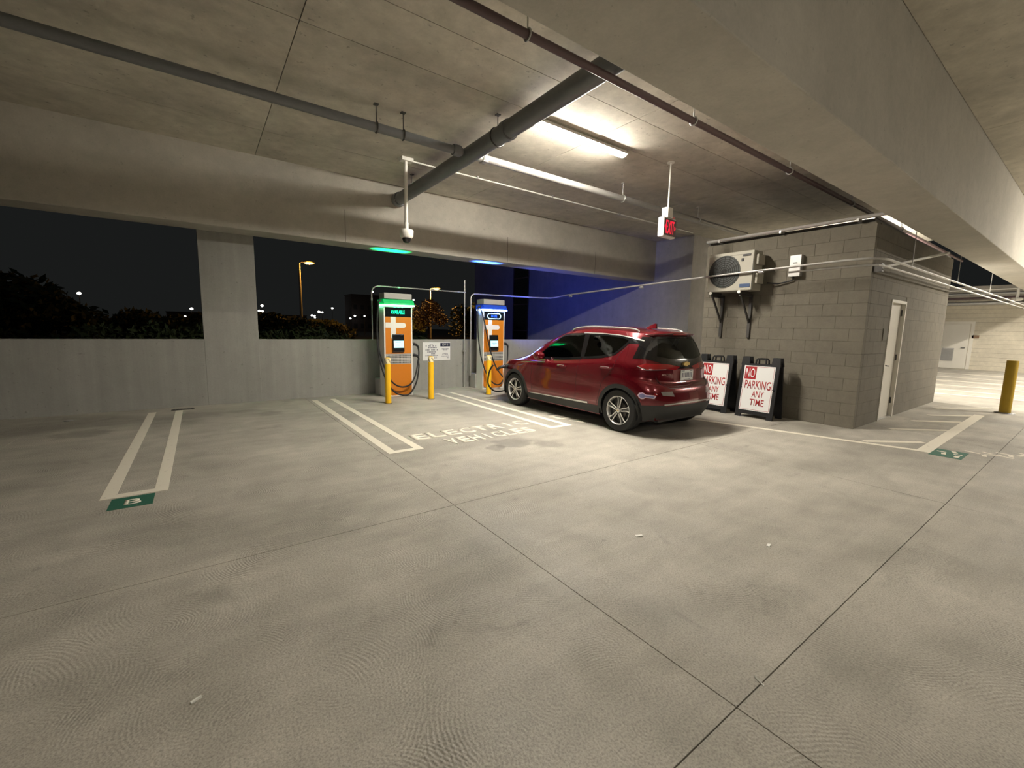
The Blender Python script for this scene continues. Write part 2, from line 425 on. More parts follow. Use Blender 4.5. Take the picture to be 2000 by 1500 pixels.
# far wall with its white louvred door
XF = 29.3
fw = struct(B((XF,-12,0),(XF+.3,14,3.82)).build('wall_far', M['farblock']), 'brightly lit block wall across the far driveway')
for k in range(18): MB().box((XF-.002,-3,k*.2+.197),(XF+.01,9,k*.2+.203)).build('course_joint', M['mortar'], fw)
struct(B((28.6,-3,3.16),(XF,9,3.8)).build('far_beam', M['beam']), 'concrete beam above the far driveway wall')
d2 = struct(MB().box((XF-.05,3.98,.02),(XF-.004,4.92,2.12)).build('door_2', M['door'], None, False, .003), 'white far door with a louvre vent')
lv = MB().box((XF-.062,4.42,.36),(XF-.05,4.84,.98)).build('vent_panel', M['ch_grey'], d2)
for k in range(9): MB().hexa([(XF-.064,4.44,.40+k*.063),(XF-.064,4.82,.40+k*.063),(XF-.062,4.82,.43+k*.063),(XF-.062,4.44,.43+k*.063)],
                             [(XF-.08,4.44,.38+k*.063),(XF-.08,4.82,.38+k*.063),(XF-.078,4.82,.385+k*.063),(XF-.078,4.44,.385+k*.063)]).build('louvre', M['galv'], lv)
MB().tube([(XF-.05,4.08,1.0),(XF-.1,4.08,1.0),(XF-.1,4.2,1.0)], .02, 6).build('door_handle', M['steel_dark'], d2)
fr = MB(); fr.box((XF-.03,3.84,0),(XF+.02,3.96,2.24)); fr.box((XF-.03,4.94,0),(XF+.02,5.06,2.24)); fr.box((XF-.03,3.96,2.13),(XF+.02,4.94,2.24)); fr.build('door_frame', M['door'], d2)
pl = MB().box((XF-.03,3.66,1.46),(XF-.004,3.90,1.60)).build('door_plate', plain('brown_plate', (.20,.12,.07), .6)); tag(pl, 'small brown sign on the far wall beside the louvred door', 'sign')

# ------------------------------------------------------------------ floor markings (paint, parts of the floor)
def strip(name, p, q, w, mat='paint', z=.0025, dz=0.):
    p = Vector((*p, 0)); q = Vector((*q, 0)); d = (q-p).normalized(); n_ = Vector((-d.y, d.x, 0))*w/2
    qd = [p-n_, q-n_, q+n_, p+n_]
    return MB().hexa([(v.x, v.y, z-.0035) for v in qd], [(v.x, v.y, z+dz) for v in qd]).build(name, M[mat], floor)
def bay(x, y0, y1, gap=.355, w=.10, e=.1):
    strip('bay_stripe', (x-gap/2,y0), (x-gap/2,y1), w); strip('bay_stripe', (x+gap/2,y0), (x+gap/2,y1), w)
    strip('bay_end_stripe', (x-gap/2+w/2,y0+e/2), (x+gap/2-w/2,y0+e/2), e)
bay(-.545, 4.82, 9.2); bay(1.955, 4.85, 9.22, .345); bay(4.485, 4.86, 8.9, .345)
strip('green_patch', (-.69,4.655), (-.405,4.655), .28, 'green_paint', .002)
lettering('stencil_letter', 'B', .11, .125, (-.54,4.585,.003), (1,0,0), (0,1,0), M['paint'], floor, .0015, .012)
# ELECTRIC / VEHICLES stencilled in the bay
for word, xa, xb, ya, yb in (('ELECTRIC',2.24,4.20,5.27,5.58), ('VEHICLES',2.55,4.0,4.84,5.14)):
    n = len(word); ws_ = (xb-xa)/n
    for i, ch in enumerate(word):
        k = .42 if ch == 'I' else 1.
        lettering('stencil_letter', ch, ws_*(.22 if ch == 'I' else .88), yb-ya, (xa+ws_*(i+.5), ya, .0005), (1,0,0), (0,1,0), M['paint'], floor, .003, .035)
lettering('stencil_letter', 'E', .25, .31, (4.95,5.29,.0005), (1,0,0), (0,1,0), M['paint'], floor, .003, .035)
lettering('stencil_letter', 'V', .22, .30, (5.0,4.86,.0005), (1,0,0), (0,1,0), M['paint'], floor, .003, .035)
strip('lane_stripe', (6.80,4.4), (7.66,1.30), .10)
strip('lane_stripe', (6.80,4.4), (6.80,8.9), .10)
strip('edge_stripe', (7.60,1.30), (12.22,1.36), .14, 'paint', .003)
for a, b_ in (((7.62,1.92),(8.30,1.42)), ((9.0,1.97),(9.72,1.40)), ((10.25,1.94),(10.92,1.40)), ((11.3,1.92),(12.0,1.40)), ((12.55,2.05),(13.7,1.40))):
    strip('hatch_stripe', a, b_, .10)
strip('green_patch', (7.52,1.08), (8.02,1.08), .30, 'green_paint', .002)
# worn stencil remains beyond the green patch
for (x, y, l, a) in ((7.72,1.12,.10,10),(7.84,1.16,.09,80),(7.66,.99,.12,0),(7.8,1.0,.08,90),(7.93,1.05,.12,20),(8.16,.92,.16,70),(8.05,.80,.13,10),(8.2,.74,.2,-40),(8.28,.80,.10,60),(8.42,.66,.16,80),(8.32,.60,.13,10),(8.48,.52,.15,-20),(8.62,.5,.13,60),(8.2,.62,.12,75)):
    d = (math.cos(R(a))*l/2, math.sin(R(a))*l/2); strip('worn_letter_stroke', (x-d[0],y-d[1]), (x+d[0],y+d[1]), .045)
for x, yy0, yy1, sl in ((15.6,.9,6,-.6), (17.2,-1,6.5,-.2), (18.9,-1,6.5,-.2), (20.9,-1,6.5,-.2), (22.9,-1,6.5,-.2), (25.2,-1,6.5,-.2)):
    strip('far_stripe', (x-sl,yy0), (x+sl*.2,yy1), .14)
# sawn drain slot by the parapet
dr = B((-.48,9.26,-.015),(-.16,9.36,.004)).build('floor_drain', M['steel_dark'])
tag(dr, 'black slotted floor drain against the parapet', 'drain')
for k in range(6): MB().box((-.46+k*.05,9.275,.004),(-.43+k*.05,9.345,.007)).build('grate_bar', M['black'], dr)
lid = MB().lathe([(.055,0),(.06,.004),(.05,.010),(.02,.012)], (-1.68,9.02,0), 20).build('metal_cap', M['galv'], None, True)
tag(lid, 'small shiny round metal cap on the floor by the parapet', 'cap')
for nm, lb, x, y, l, w, a in (('paper_scrap','white paper scrap alone on the dark floor at the lower left',-.1,1.98,.036,.014,20), ('paper_scrap','larger white paper scrap on the floor in the middle of the aisle',2.54,1.88,.05,.026,-30),
                        ('paper_scrap','tiny white paper scrap on the floor right of the larger one',3.2,1.27,.035,.02,10), ('drinking_straw','thin white strip lying beside the floor joint crossing',1.88,.73,.05,.004,70)):
    mb = MB(); 
    mb.hexa([(-l/2,-w/2,0),(l/2,-w/2,.0),(l/2,w/2,0),(-l/2,w/2,0)], [(-l/2,-w/2,.004),(l/2,-w/2,.012),(l/2,w/2,.006),(-l/2,w/2,.003)])
    o = mb.build(nm, M['paper']); o.location = (x,y,.001); o.rotation_euler = (0,0,R(a)); tag(o, lb, 'litter')

# ------------------------------------------------------------------ lamps
M['tube'] = emit('lit_diffuser', LAMP_COL, LAMP_MAIN)
def strip_lamp(label, x0, x1, y, mat, group='strip lamps under the ceiling', along='x', z=ZC):
    t = thing('strip_lamp', label, 'lamp', ((x0+x1)/2, y, z), 0 if along == 'x' else PI/2, group)
    h = (x1-x0)/2
    MB().box((-h-.02,-.055,-.03),(h+.02,.055,0)).build('housing', M['chalk'], t, False, .004)
    prof = [(.07*math.cos(a), -.05-.042*math.sin(a)) for a in [PI*i/8 for i in range(9)]]
    MB().prism([(p[0], p[1]) for p in prof], 0, -h, h).build('diffuser', mat, t, True)
    for s in (-1, 1): MB().box((-h-.02,s*.0775-.003,-.060),(h+.02,s*.0775+.003,-.03)).build('shield_lip', M['chalk'], t)  # lips added to keep the diffuser's glare off the ceiling
    MB().box((-h-.02,-.08,-.05),(h+.02,.08,-.03)).build('gear_tray', M['chalk'], t)
    for s in (-1, 1): MB().prism([(p[0]*1.05, -.05+(p[1]+.05)*1.05) for p in prof], 0, s*h, s*(h+.02)).build('end_cap', M['chalk'], t)
    for s in (-.6, .6): MB().box((s*h-.01,-.075,-.06),(s*h+.01,.075,-.05)).build('clip', M['galv'], t)
    return t
strip_lamp('bright white strip lamp on the ceiling above the red car', 3.86, 5.76, 5.0, M['tube'])
M['tube_b'] = emit('lit_diffuser_aisle', LAMP_COL, LAMP_MAIN*AISLE)
M['tube_e'] = emit('lit_diffuser_left', LAMP_COL, LAMP_MAIN*.85)
M['tube_d'] = emit('lit_diffuser_door', LAMP_COL, LAMP_MAIN*1.5)
M['tube_c'] = emit('lit_diffuser_far', LAMP_COL, LAMP_MAIN*FAR)
strip_lamp('strip lamp over the drive aisle behind the viewer', 1.6, 3.5, -5.5, M['tube_b'])
strip_lamp('strip lamp over the drive aisle to the left behind the viewer', -6.4, -4.5, -5.5, M['tube_e'])
strip_lamp('strip lamp over the drive aisle near the block room door', 14.6, 16.5, -2.2, M['tube_d'])
for k, xx in enumerate((18.6, 22.2, 25.8)):
    strip_lamp('far driveway strip lamp %s' % ('nearest the block room', 'over the driveway stripes', 'nearest the far wall')[k], xx, xx+1.9, -.6, M['tube_c'], 'strip lamps over the far driveway')

t = thing('added_fill_lamp', 'unseen lamp added behind the block room to brighten the far driveway wall', 'lamp', (13.76,3.7,2.75))  # added lamp, hidden behind the block room, to brighten the far wall
MB().box((0,-.3,-.1),(.06,.3,.12)).build('housing', M['chalk'], t, False, .005)
MB().prism([(.06,-.09),(.06,.08),(.10,.09),(.16,-.02),(.14,-.09)], 1, -.28, .28).build('diffuser', emit('added_fill_diffuser', LAMP_COL, LAMP_MAIN*1.8), t)
for q in (-.29, .29): MB().box((.06,q-.01,-.1),(.165,q+.01,.1)).build('end_cap', M['chalk'], t)
# ------------------------------------------------------------------ pipes and conduits
def hanger(parent, x, y, z, r, top=ZC, along='x', mt='galv'):
    h = MB().tube([(x,y,z+r),(x,y,top)], .007, 6).build('hanger_rod', M[mt], parent)
    pts = arc((x,y,z), r+.008, 0, 2*PI, 20, 'yz' if along == 'x' else 'xz')[:-1]
    MB().tube(pts, .009, 6, True).build('hanger_ring', M[mt], h)
    MB().box((x-.03,y-.03,top-.012),(x+.03,y+.03,top)).build('anchor', M[mt], h)
zp = 4.1
t = tag(MB().tube([(3.47,8.93,zp-.02),(3.47,5.5,zp),(3.44,1.9,zp+.02)], .115, 24).build('drain_pipe', M['pipe_grey'], None, True), 'thick dark grey drain pipe running under the ceiling towards the edge beam', 'pipe')
MB().lathe([(.13,0),(.14,.02),(.14,.13),(.13,.15)], (3.47,8.80,zp-.02), 24, 1).build('coupling', M['pipe_grey'], t, True)
MB().lathe([(.131,0),(.131,.10)], (3.465,4.95,zp), 24, 1).build('coupling', M['pipe_grey'], t, True)
MB().lathe([(.131,0),(.131,.12)], (3.45,2.55,zp), 24, 1).build('coupling', M['pipe_grey'], t, True)
for dx in (-.12, .1): MB().lathe([(.016,0),(.016,.012)], (3.47+dx,8.795,zp-.02+dx*.4), 8, 1).build('bolt', M['galv'], t)
for y in (2.4, 5.25, 8.2): hanger(t, 3.47, y, zp, .115, ZC, 'y', 'steel_dark')
t = tag(MB().tube([(-14,6.0,zp),(3.33,6.0,zp)], .058, 16).build('branch_pipe', M['pipe_grey'], None, True), 'galvanised branch pipe, coloured darker for shade, running left from the thick drain pipe', 'pipe')  # shade from the drain pipe put into the darker pipe colour
MB().lathe([(.075,0),(.08,.02),(.08,.10),(.075,.12)], (3.18,6.0,zp), 20, 0).build('coupling', M['pipe_grey'], t, True)
for x in (-5.2, -1.6, 2.05, 2.42): hanger(t, x, 6.0, zp, .058, ZC, 'x', 'steel_dark')
t = tag(MB().tube([(3.60,6.0,zp),(6.96,6.0,zp-.005),(11.9,6.0,zp-.02)], .058, 16).build('branch_pipe', M['galv'], None, True), 'galvanised pipe below the strip lamp right of the thick drain pipe', 'pipe')
MB().lathe([(.07,0),(.075,.01),(.075,.06),(.07,.07)], (3.68,6.0,zp), 20, 0).build('coupling', M['galv'], t, True)
for k in range(4):
    a = PI/4+k*PI/2; MB().lathe([(.012,0),(.012,.09)], (3.67,6.0+.085*math.cos(a),zp+.085*math.sin(a)), 6, 0).build('bolt', M['galv'], t)
for x in (6.95, 9.6): hanger(t, x, 6.0, zp-.005, .058)
t = tag(MB().tube([(-14,3.14,3.93),(20,3.14,3.93)], .036, 14).build('sprinkler_pipe', M['pipe_purple'], None, True), 'thin maroon sprinkler pipe following the heavy ceiling beam', 'pipe')
for x in (-4.4, -1.2, 2.36, 4.80, 7.35, 10.0, 13.2): hanger(t, x, 3.14, 3.93, .036)
t = tag(MB().tube([(3.20,7.5,ZC-.03),(11.8,7.5,ZC-.03)], .014, 8).build('conduit', M['chalk'], None, True), 'thin white conduit on the ceiling leading right from the security camera', 'conduit')
for x in (4.5, 6.4, 8.6, 10.6): MB().box((x-.014,7.47,ZC-.05),(x+.014,7.53,ZC)).build('clip', M['galv'], t)
# conduit that links the chargers and runs on to the far driveway
zc_ = 2.36
pts = [(3.04,9.42,1.2),(3.04,9.42,zc_-.16)]+arc((3.20,9.42,zc_-.16), .16, PI, PI/2, 6, 'xz')[1:]+[(5.35,9.42,zc_)]
t = tag(MB().tube(pts, .014, 8).build('conduit', M['galv'], None, True), 'bent conduit rising behind the green lit charger and crossing to the next one', 'conduit')
MB().lathe([(.022,0),(.022,.06)], (3.04,9.42,zc_-.32), 10).build('fitting', M['galv'], t, True)
MB().lathe([(.022,0),(.022,.06)], (3.62,9.42,zc_), 10, 0).build('fitting', M['galv'], t, True)
pts = [(5.50,9.42,.3),(5.50,9.42,zc_-.14)]+arc((5.62,9.42,zc_-.14), .12, PI, PI/2, 6, 'xz')[1:]+[(7.65,9.42,zc_)]
pts += arc((7.65,9.12,zc_), .3, PI/2, 0, 6, 'xy')[1:]+[(7.95,8.6,zc_+.05),(7.93,5.1,2.54),(7.93,2.5,2.61)]+[(7.95,2.24,2.61),(8.04,2.11,2.61),(8.25,2.06,2.61),(28.3,2.06,2.72)]
t = tag(MB().tube(pts, .018, 8).build('conduit', M['galv'], None, True), 'long conduit from the blue lit charger past the air conditioner and the block room corner', 'conduit')
for y in (8.45, 6.2, 3.7): MB().lathe([(.025,-.04),(.025,.04)], (7.945,y,2.61-(y-2.2)*.038), 10, 1).build('fitting', M['galv'], t, True)
for x in (9.5, 13, 17, 22):
    h = MB().tube([(x,2.06,2.62),(x,2.06,3.5)], .006, 6).build('hanger_rod', M['galv'], t)
    MB().box((x-.02,1.985,3.3),(x+.02,2.08,3.34)).build('bracket', M['galv'], h)
pts = [(8.05,2.6,2.53),(8.08,2.28,2.53),(8.16,2.15,2.53),(8.35,2.12,2.53),(28.3,2.12,2.64)]
t = tag(MB().tube([(8.05,3.3,2.52)]+pts, .016, 8).build('conduit', M['galv'], None, True), 'lower one of the two conduits bending round the block room corner', 'conduit')
t = tag(MB().tube([(8.5,2.22,2.53),(11.7,2.03,3.09)], .022, 8).build('conduit', M['galv'], None, True), 'short sloping conduit from the block room up to the heavy beam', 'conduit')
MB().box((8.46,2.18,2.47),(8.56,2.288,2.59)).build('junction_box', M['steel_dark'], t)
t = tag(MB().tube([(5.38,9.52,0.0),(5.38,9.52,2.66)], .014, 8).build('conduit_riser', M['galv'], None, True), 'upright bare conduit stub standing left of the blue lit charger', 'conduit')
MB().box((5.35,9.50,.9),(5.41,9.597,.94)).build('clip', M['galv'], t)
t = tag(MB().tube([(8.36,4.98,3.28),(8.36,2.1,3.30)], .03, 8).build('conduit', M['galv'], None, True), 'conduit along the top edge of the block wall above the air conditioner', 'conduit')
for y in (2.5, 3.6, 4.7): MB().box((8.32,y,3.24),(8.48,y+.03,3.285)).build('clip', M['galv'], t)
# far driveway services under the far beam
for k, (x, z, r_, mt, lb) in enumerate(((28.2,3.42,.06,'galv','upper bright pipe under the beam of the far driveway'), (28.4,3.02,.085,'galv','thick lower pipe along the far driveway wall'), (27.6,3.55,.03,'chalk','thin white pipe under the far driveway beam'), (27.9,3.22,.045,'pipe_purple','maroon pipe under the far driveway beam'))):
    t = tag(MB().tube([(x,-3,z),(x,7,z)], r_, 10).build('far_pipe', M[mt], None, True), lb, 'pipe', 'pipes in the far driveway')
    for y in (-1, 1.5, 4): MB().tube([(x,y,z),(x,y,3.62 if x < 28.6 else z+.1)], .012, 6).build('hanger_rod', M['galv'], t)
t = thing('junction_box', 'white round junction box with stub hanging at the far driveway ceiling', 'box', (26.6,2.45,3.05))
MB().lathe([(.13,-.06),(.16,-.03),(.16,.03),(.13,.06)], (0,0,0), 16).build('box_body', M['chalk'], t, True); MB().lathe([(.05,0),(.05,.55)], (0,0,.05), 10).build('stub', M['chalk'], t, True)

# ------------------------------------------------------------------ security camera on a drop pole
t = thing('security_camera', 'white dome security camera on a white drop pole', 'camera', (3.06,7.5,ZC))
MB().box((-.09,-.07,-.06),(.12,.07,0)).build('mount_box', M['chalk'], t, False, .006)
MB().lathe([(.03,-1.10),(.03,-.06)], (0,0,0), 16).build('pole', M['chalk'], t, True)
MB().lathe([(.038,-1.21),(.038,-1.08),(.032,-1.07)], (0,0,0), 16).build('pole_collar', M['chalk'], t, True)
MB().lathe([(.085,-1.34),(.115,-1.31),(.122,-1.22),(.115,-1.20),(.05,-1.195)], (0,0,0), 24).build('camera_housing', M['chalk'], t, True)
MB().lathe([(.001,-1.425),(.03,-1.42),(.055,-1.40),(.072,-1.37),(.078,-1.335)], (0,0,0), 20).build('dome', M['gloss'], t, True)
# ------------------------------------------------------------------ hanging EXIT sign
t = thing('exit_sign', 'hanging white exit sign with red letters and arrows', 'sign', (6.74,4.79,ZC), R(3))
MB().lathe([(.06,-.02),(.06,0)], (0,0,0), 16).build('canopy', M['chalk'], t, True)
MB().lathe([(.013,-.80),(.013,-.02)], (0,0,0), 10).build('stem', M['chalk'], t, True)
MB().box((-.09,-.06,-.93),(.07,.06,-.76)).build('mount_cap', M['chalk'], t, False, .008)
MB().box((-.20,-.055,-1.26),(.20,.055,-.93)).build('sign_case', M['chalk'], t, False, .02)
M['exit_red'] = emit('exit_red', (1.0,.015,.05), 1.15)
f_ = MB().box((-.185,-.062,-1.235),(.185,-.055,-.955)).build('face_plate', plain('face_grey', (.20,.15,.145), .5), t, False, .003)
lettering('exit_letters', 'EXIT', .255, .215, (0,-.0625,-1.20), (1,0,0), (0,0,1), M['exit_red'], f_, .004, -.004)
for s in (-1, 1):
    MB().prism([(s*.135,-1.135),(s*.135,-1.055),(s*.172,-1.095)], 1, -.066, -.0625).build('exit_arrow', M['exit_red'], f_)
MB().prism([(-.02,-.93),(.15,-.93),(.165,-.915),(.15,-.895),(-.02,-.895)], 1, -.045, .05).build('test_panel', plain('pink_panel', (.75,.25,.25), .4), t)
# ------------------------------------------------------------------ outdoor air conditioner on brackets
t = thing('air_conditioner', 'beige outdoor air conditioner unit with round fan grille', 'air conditioner', (7.98,4.27,2.26))
w2, h2 = .42, .70       # half length along y, height
MB().box((0,-w2,0),(.33,w2,h2)).build('casing', M['ac'], t, False, .018)
MB().box((-.008,-w2+.005,h2-.06),(.0,w2-.005,h2-.01)).build('top_band', M['ac'], t)
fg = MB().lathe([(.29,0),(.29,.012),(.27,.014)], (-.012,.10,.36), 40, 0).build('fan_recess', M['ac_dark'], t)
for k in range(7): MB().tube(arc((-.016,.10,.36), .045+.037*k, 0, 2*PI, 32, 'yz')[:-1], .0035, 4, True).build('grille_ring', M['steel_dark'], fg)
for k in range(8):
    a = PI*k/8; MB().tube([(-.018,.10+.28*math.cos(a),.36+.28*math.sin(a)),(-.018,.10-.28*math.cos(a),.36-.28*math.sin(a))], .003, 4).build('grille_spoke', M['steel_dark'], fg)
MB().box((-.010,-.36,.605),(-.001,-.22,.64)).build('maker_label', M['black'], t)
MB().box((-.010,-.24,.52),(-.001,-.20,.57)).build('emblem', M['black'], t)
MB().box((-.010,-.38,.06),(-.001,-.20,.12)).build('rating_label', plain('blue_label', (.03,.06,.14), .5), t)
MB().box((-.004,-.41,.0),(-.0005,-.405,.62)).build('panel_seam', M['ac_dark'], t)
for z in (.12, .45): MB().box((.06,-w2-.05,z),(.30,-w2,z+.18)).build('valve_cover', M['ac'], t, False, .012)
for y in (-.22, .32): MB().box((-.02,y-.03,-.045),(.30,y+.03,0)).build('foot', M['chalk'] if False else M['steel_dark'], t)
for y in (-.22, .32): MB().lathe([(.028,0),(.028,.03)], (-.045,y,-.02), 12, 0).build('foot_cap', M['chalk'], t, True)
for k, (y, lb) in enumerate(((4.05,'dark steel wall bracket under the door-side end of the air conditioner'), (4.59,'dark steel wall bracket under the parapet-side end of the air conditioner'))):
    b_ = thing('wall_bracket', lb, 'bracket', (8.43,y,2.2), 0, 'air conditioner brackets')
    MB().box((-.045,-.025,-.78),(-.002,.025,.02)).build('upright', M['steel_dark'], b_)
    MB().box((-.44,-.02,-.03),(-.045,.02,.012)).build('arm', M['steel_dark'], b_)
    MB().hexa([(-.42,-.012,-.03),(-.42,.012,-.03),(-.38,.012,-.03),(-.38,-.012,-.03)], [(-.045,-.012,-.52),(-.045,.012,-.52),(-.045,.012,-.46),(-.045,-.012,-.46)]).build('brace', M['steel_dark'], b_)
t = thing('disconnect_box', 'small metal disconnect box on the block wall right of the air conditioner', 'switch box', (8.43,3.33,2.48))
MB().box((-.10,-.09,0),(-.002,.09,.36)).build('box_body', M['galv'], t, False, .006)
MB().box((-.115,-.088,0),(-.10,.088,.16)).build('box_cover', M['galv'], t, False, .003); MB().box((-.108,-.03,.22),(-.10,.03,.235)).build('latch', M['black'], t)
MB().tube([(-.04,.02,.0),(-.04,.05,-.06),(-.05,.26,-.10),(-.12,.42,-.08)], .013, 8).build('flexible_conduit', M['black'], t, True)

# ------------------------------------------------------------------ A-frame NO PARKING signs
def a_frame(label, x, y, rz):
    t = thing('a_frame_sign', label, 'sign', (x,y,0), rz, 'no parking boards along the block wall')
    W_, H_ = .32, 1.08          # local: face looks to -y, width along x; tilted back
    sl = .165                   # half spread at floor
    def P(u, v, d=0.):          # u across, v up (0..H_), d out of the face
        return (u, -sl+(v/H_)*(sl-.03)-d, v-.0)
    for s in (-1, 1):
        def Q(u, v, d=0.):
            p = P(u, v, d); return (p[0], p[1]*s, p[2])
        mb = MB()
        mb.hexa([Q(-W_,.06,0),Q(W_,.06,0),Q(W_,.96,0),Q(-W_,.96,0)], [Q(-W_,.06,.03),Q(W_,.06,.03),Q(W_,.96,.03),Q(-W_,.96,.03)])
        for a, b_ in ((-W_,-W_+.10),(W_-.10,W_)):
            mb.hexa([Q(a,0,0),Q(b_,0,0),Q(b_,.06,0),Q(a,.06,0)], [Q(a,0,.03),Q(b_,0,.03),Q(b_,.06,.03),Q(a,.06,.03)])
        for a, b_ in ((-W_-.01,-W_+.14),(W_-.14,W_+.01)):
            mb.hexa([Q(a,.93,0),Q(b_,.93,0),Q(b_-.015,H_,-.0),Q(a+.015,H_,-.0)], [Q(a,.93,.032),Q(b_,.93,.032),Q(b_-.015,H_,.032),Q(a+.015,H_,.032)])
        leaf_ = mb.build('panel_leaf', M['black'], t)
        MB().tube([Q(-.085,.95,.015),Q(-.08,1.03,.015),Q(-.06,1.05,.015),Q(.06,1.05,.015),Q(.08,1.03,.015),Q(.085,.95,.015)], .015, 6).build('carry_handle', M['black'], leaf_)
        if s == 1:
            fw_, z0, z1 = .262, .13, .925
            MB().hexa([Q(-fw_,z0,.030),Q(fw_,z0,.030),Q(fw_,z1,.030),Q(-fw_,z1,.030)], [Q(-fw_,z0,.034),Q(fw_,z0,.034),Q(fw_,z1,.034),Q(-fw_,z1,.034)]).build('sign_sheet', M['sign_white'], t)
            p0 = Vector(Q(0,0,.0345)); uy = (Vector(Q(0,1,.0345))-p0).normalized()
            ux = Vector((1,0,0)) if True else None
            fc = -1 if False else 1
            def txt(nm, body, w, h, u, v, mt, d=.0345, bold=.0):
                o_ = Vector(Q(u, v, d)); return lettering(nm, body, w, h, o_, (1,0,0), uy, mt, t, .001, bold)
            MB().hexa([Q(-.24,.685,.034),Q(-.045,.685,.034),Q(-.045,.905,.034),Q(-.24,.905,.034)], [Q(-.24,.685,.0355),Q(-.045,.685,.0355),Q(-.045,.905,.0355),Q(-.24,.905,.0355)]).build('red_square', M['sign_red'], t)
            txt('letters', 'NO', .155, .165, -.143, .712, M['sign_white'], .036, .006)
            txt('letters', 'PARKING', .44, .15, .005, .515, M['sign_red'], .0345, .012)
            txt('letters', 'ANY', .20, .115, .03, .37, M['sign_red'], .0345, .01)
            txt('letters', 'TIME', .24, .115, .03, .225, M['sign_red'], .0345, .01)
            for (a, b_, c, d) in ((-.245,.145,.245,.150), (-.245,.908,.245,.913), (.242,.15,.247,.908), (-.247,.15,-.242,.69)):
                MB().hexa([Q(a,b_,.034),Q(c,b_,.034),Q(c,d,.034),Q(a,d,.034)], [Q(a,b_,.0348),Q(c,b_,.0348),Q(c,d,.0348),Q(a,d,.0348)]).build('border_line', M['sign_red'], t)
            for u in (-.275, .275): MB().lathe([(.018,-.01),(.018,.012)], Q(u,.53,.034), 10, 1).build('clip_knob', M['black'], t)
    return t
a_frame('no parking board standing clear of the red car', 8.09, 3.60, R(-90))
a_frame('no parking board half hidden behind the red car', 8.09, 4.41, R(-90))

# ------------------------------------------------------------------ bollards
def bollard(label, x, y, h=.90, r_=.058):
    t = thing('bollard', label, 'bollard', (x,y,0), 0, 'yellow bollards in front of the chargers')
    MB().lathe([(r_,0),(r_,h-.03),(r_*.92,h-.012),(r_*.6,h-.002),(.004,h)], (0,0,0), 28).build('post', M['yellow'], t, True)
    MB().lathe([(r_+.0015,h-.12),(r_+.0015,h-.03),(r_*.94,h-.0115)], (0,0,0), 28).build('tape_band', M['cream'], t, True)
    for k in range(4):
        vs = []; n = 8; a0 = k*PI/2+.6
        for i in range(n+1):
            for j, w in enumerate((0, .5)):
                f = i/n; a = a0-f*1.0+w; rr = r_+.0025; z = h-.118+f*.09
                vs += [(rr*math.cos(a), rr*math.sin(a), z)]
        # black slanted tape stripe with thickness
        vi = [(v[0]*.96, v[1]*.96, v[2]) for v in vs]
        fs = [(2*i,2*i+1,2*i+3,2*i+2) for i in range(n)]; m0 = len(vs)
        fs += [tuple(m0+q for q in f[::-1]) for f in fs[:n]]
        fs += [(2*i,2*i+2,m0+2*i+2,m0+2*i) for i in range(n)]+[(2*i+1,m0+2*i+1,m0+2*i+3,2*i+3) for i in range(n)]+[(0,m0,m0+1,1),(2*n,2*n+1,m0+2*n+1,m0+2*n)]
        MB().add(vs+vi, fs).build('tape_stripe', M['black'], t)
    MB().lathe([(r_+.02,0),(r_+.006,.006)], (0,0,0), 20).build('base_collar', M['steel_dark'], t)
    return t
bollard('yellow bollard with striped top in front of the green lit charger', 2.93, 8.2)
bollard('yellow bollard with striped top below the white notice', 3.88, 8.28)
bollard('yellow bollard with striped top in front of the blue lit charger', 5.27, 8.2)
t = thing('bollard', 'plain faded yellow bollard beside the far driveway', 'bollard', (13.05,1.12,0))
MB().lathe([(.085,0),(.085,1.05),(.08,1.06)], (0,0,0), 28).build('post', M['yellow_old'], t, True); MB().lathe([(.15,0),(.14,.012),(.088,.02)], (0,0,0), 20).build('base_collar', M['steel_dark'], t, True)

# ------------------------------------------------------------------ notice on the parapet
t = thing('notice_board', 'white parking notice with a navy corner panel on the parapet', 'sign', (4.65,YO-.004,.92))
MB().box((-.365,-.006,-.22),(.365,-.0,.22)).build('panel', M['sign_white'], t, False, .002)
MB().box((.095,-.008,.115),(.36,-.006,.205)).build('navy_panel', M['navy'], t)
lettering('letters', 'EV-1', .15, .055, (.23,-.0082,.133), (1,0,0), (0,0,1), M['sign_white'], t, .001, .012)
for (u, v, w, h) in ((-.14,.175,.10,.018), (-.13,.130,.32,.026), (-.13,.088,.27,.026), (-.13,.035,.33,.026), (-.13,-.015,.24,.026), (-.13,-.06,.18,.026), (-.13,-.105,.34,.014), (-.05,-.135,.2,.012), (-.05,-.16,.2,.012),
                     (.23,.055,.19,.026), (.23,.03,.12,.014), (.23,-.065,.15,.016), (.23,-.088,.17,.012), (.23,-.12,.2,.01), (.28,-.165,.10,.016)):
    n = max(2, int(w/.035)); 
    for i in range(n):
        if random.random() < .12: continue
        a = u-w/2+i*w/n; MB().box((a,-.0075,v-h/2),(a+w/n*.8,-.006,v+h/2)).build('print_mark', M['ink'], t)

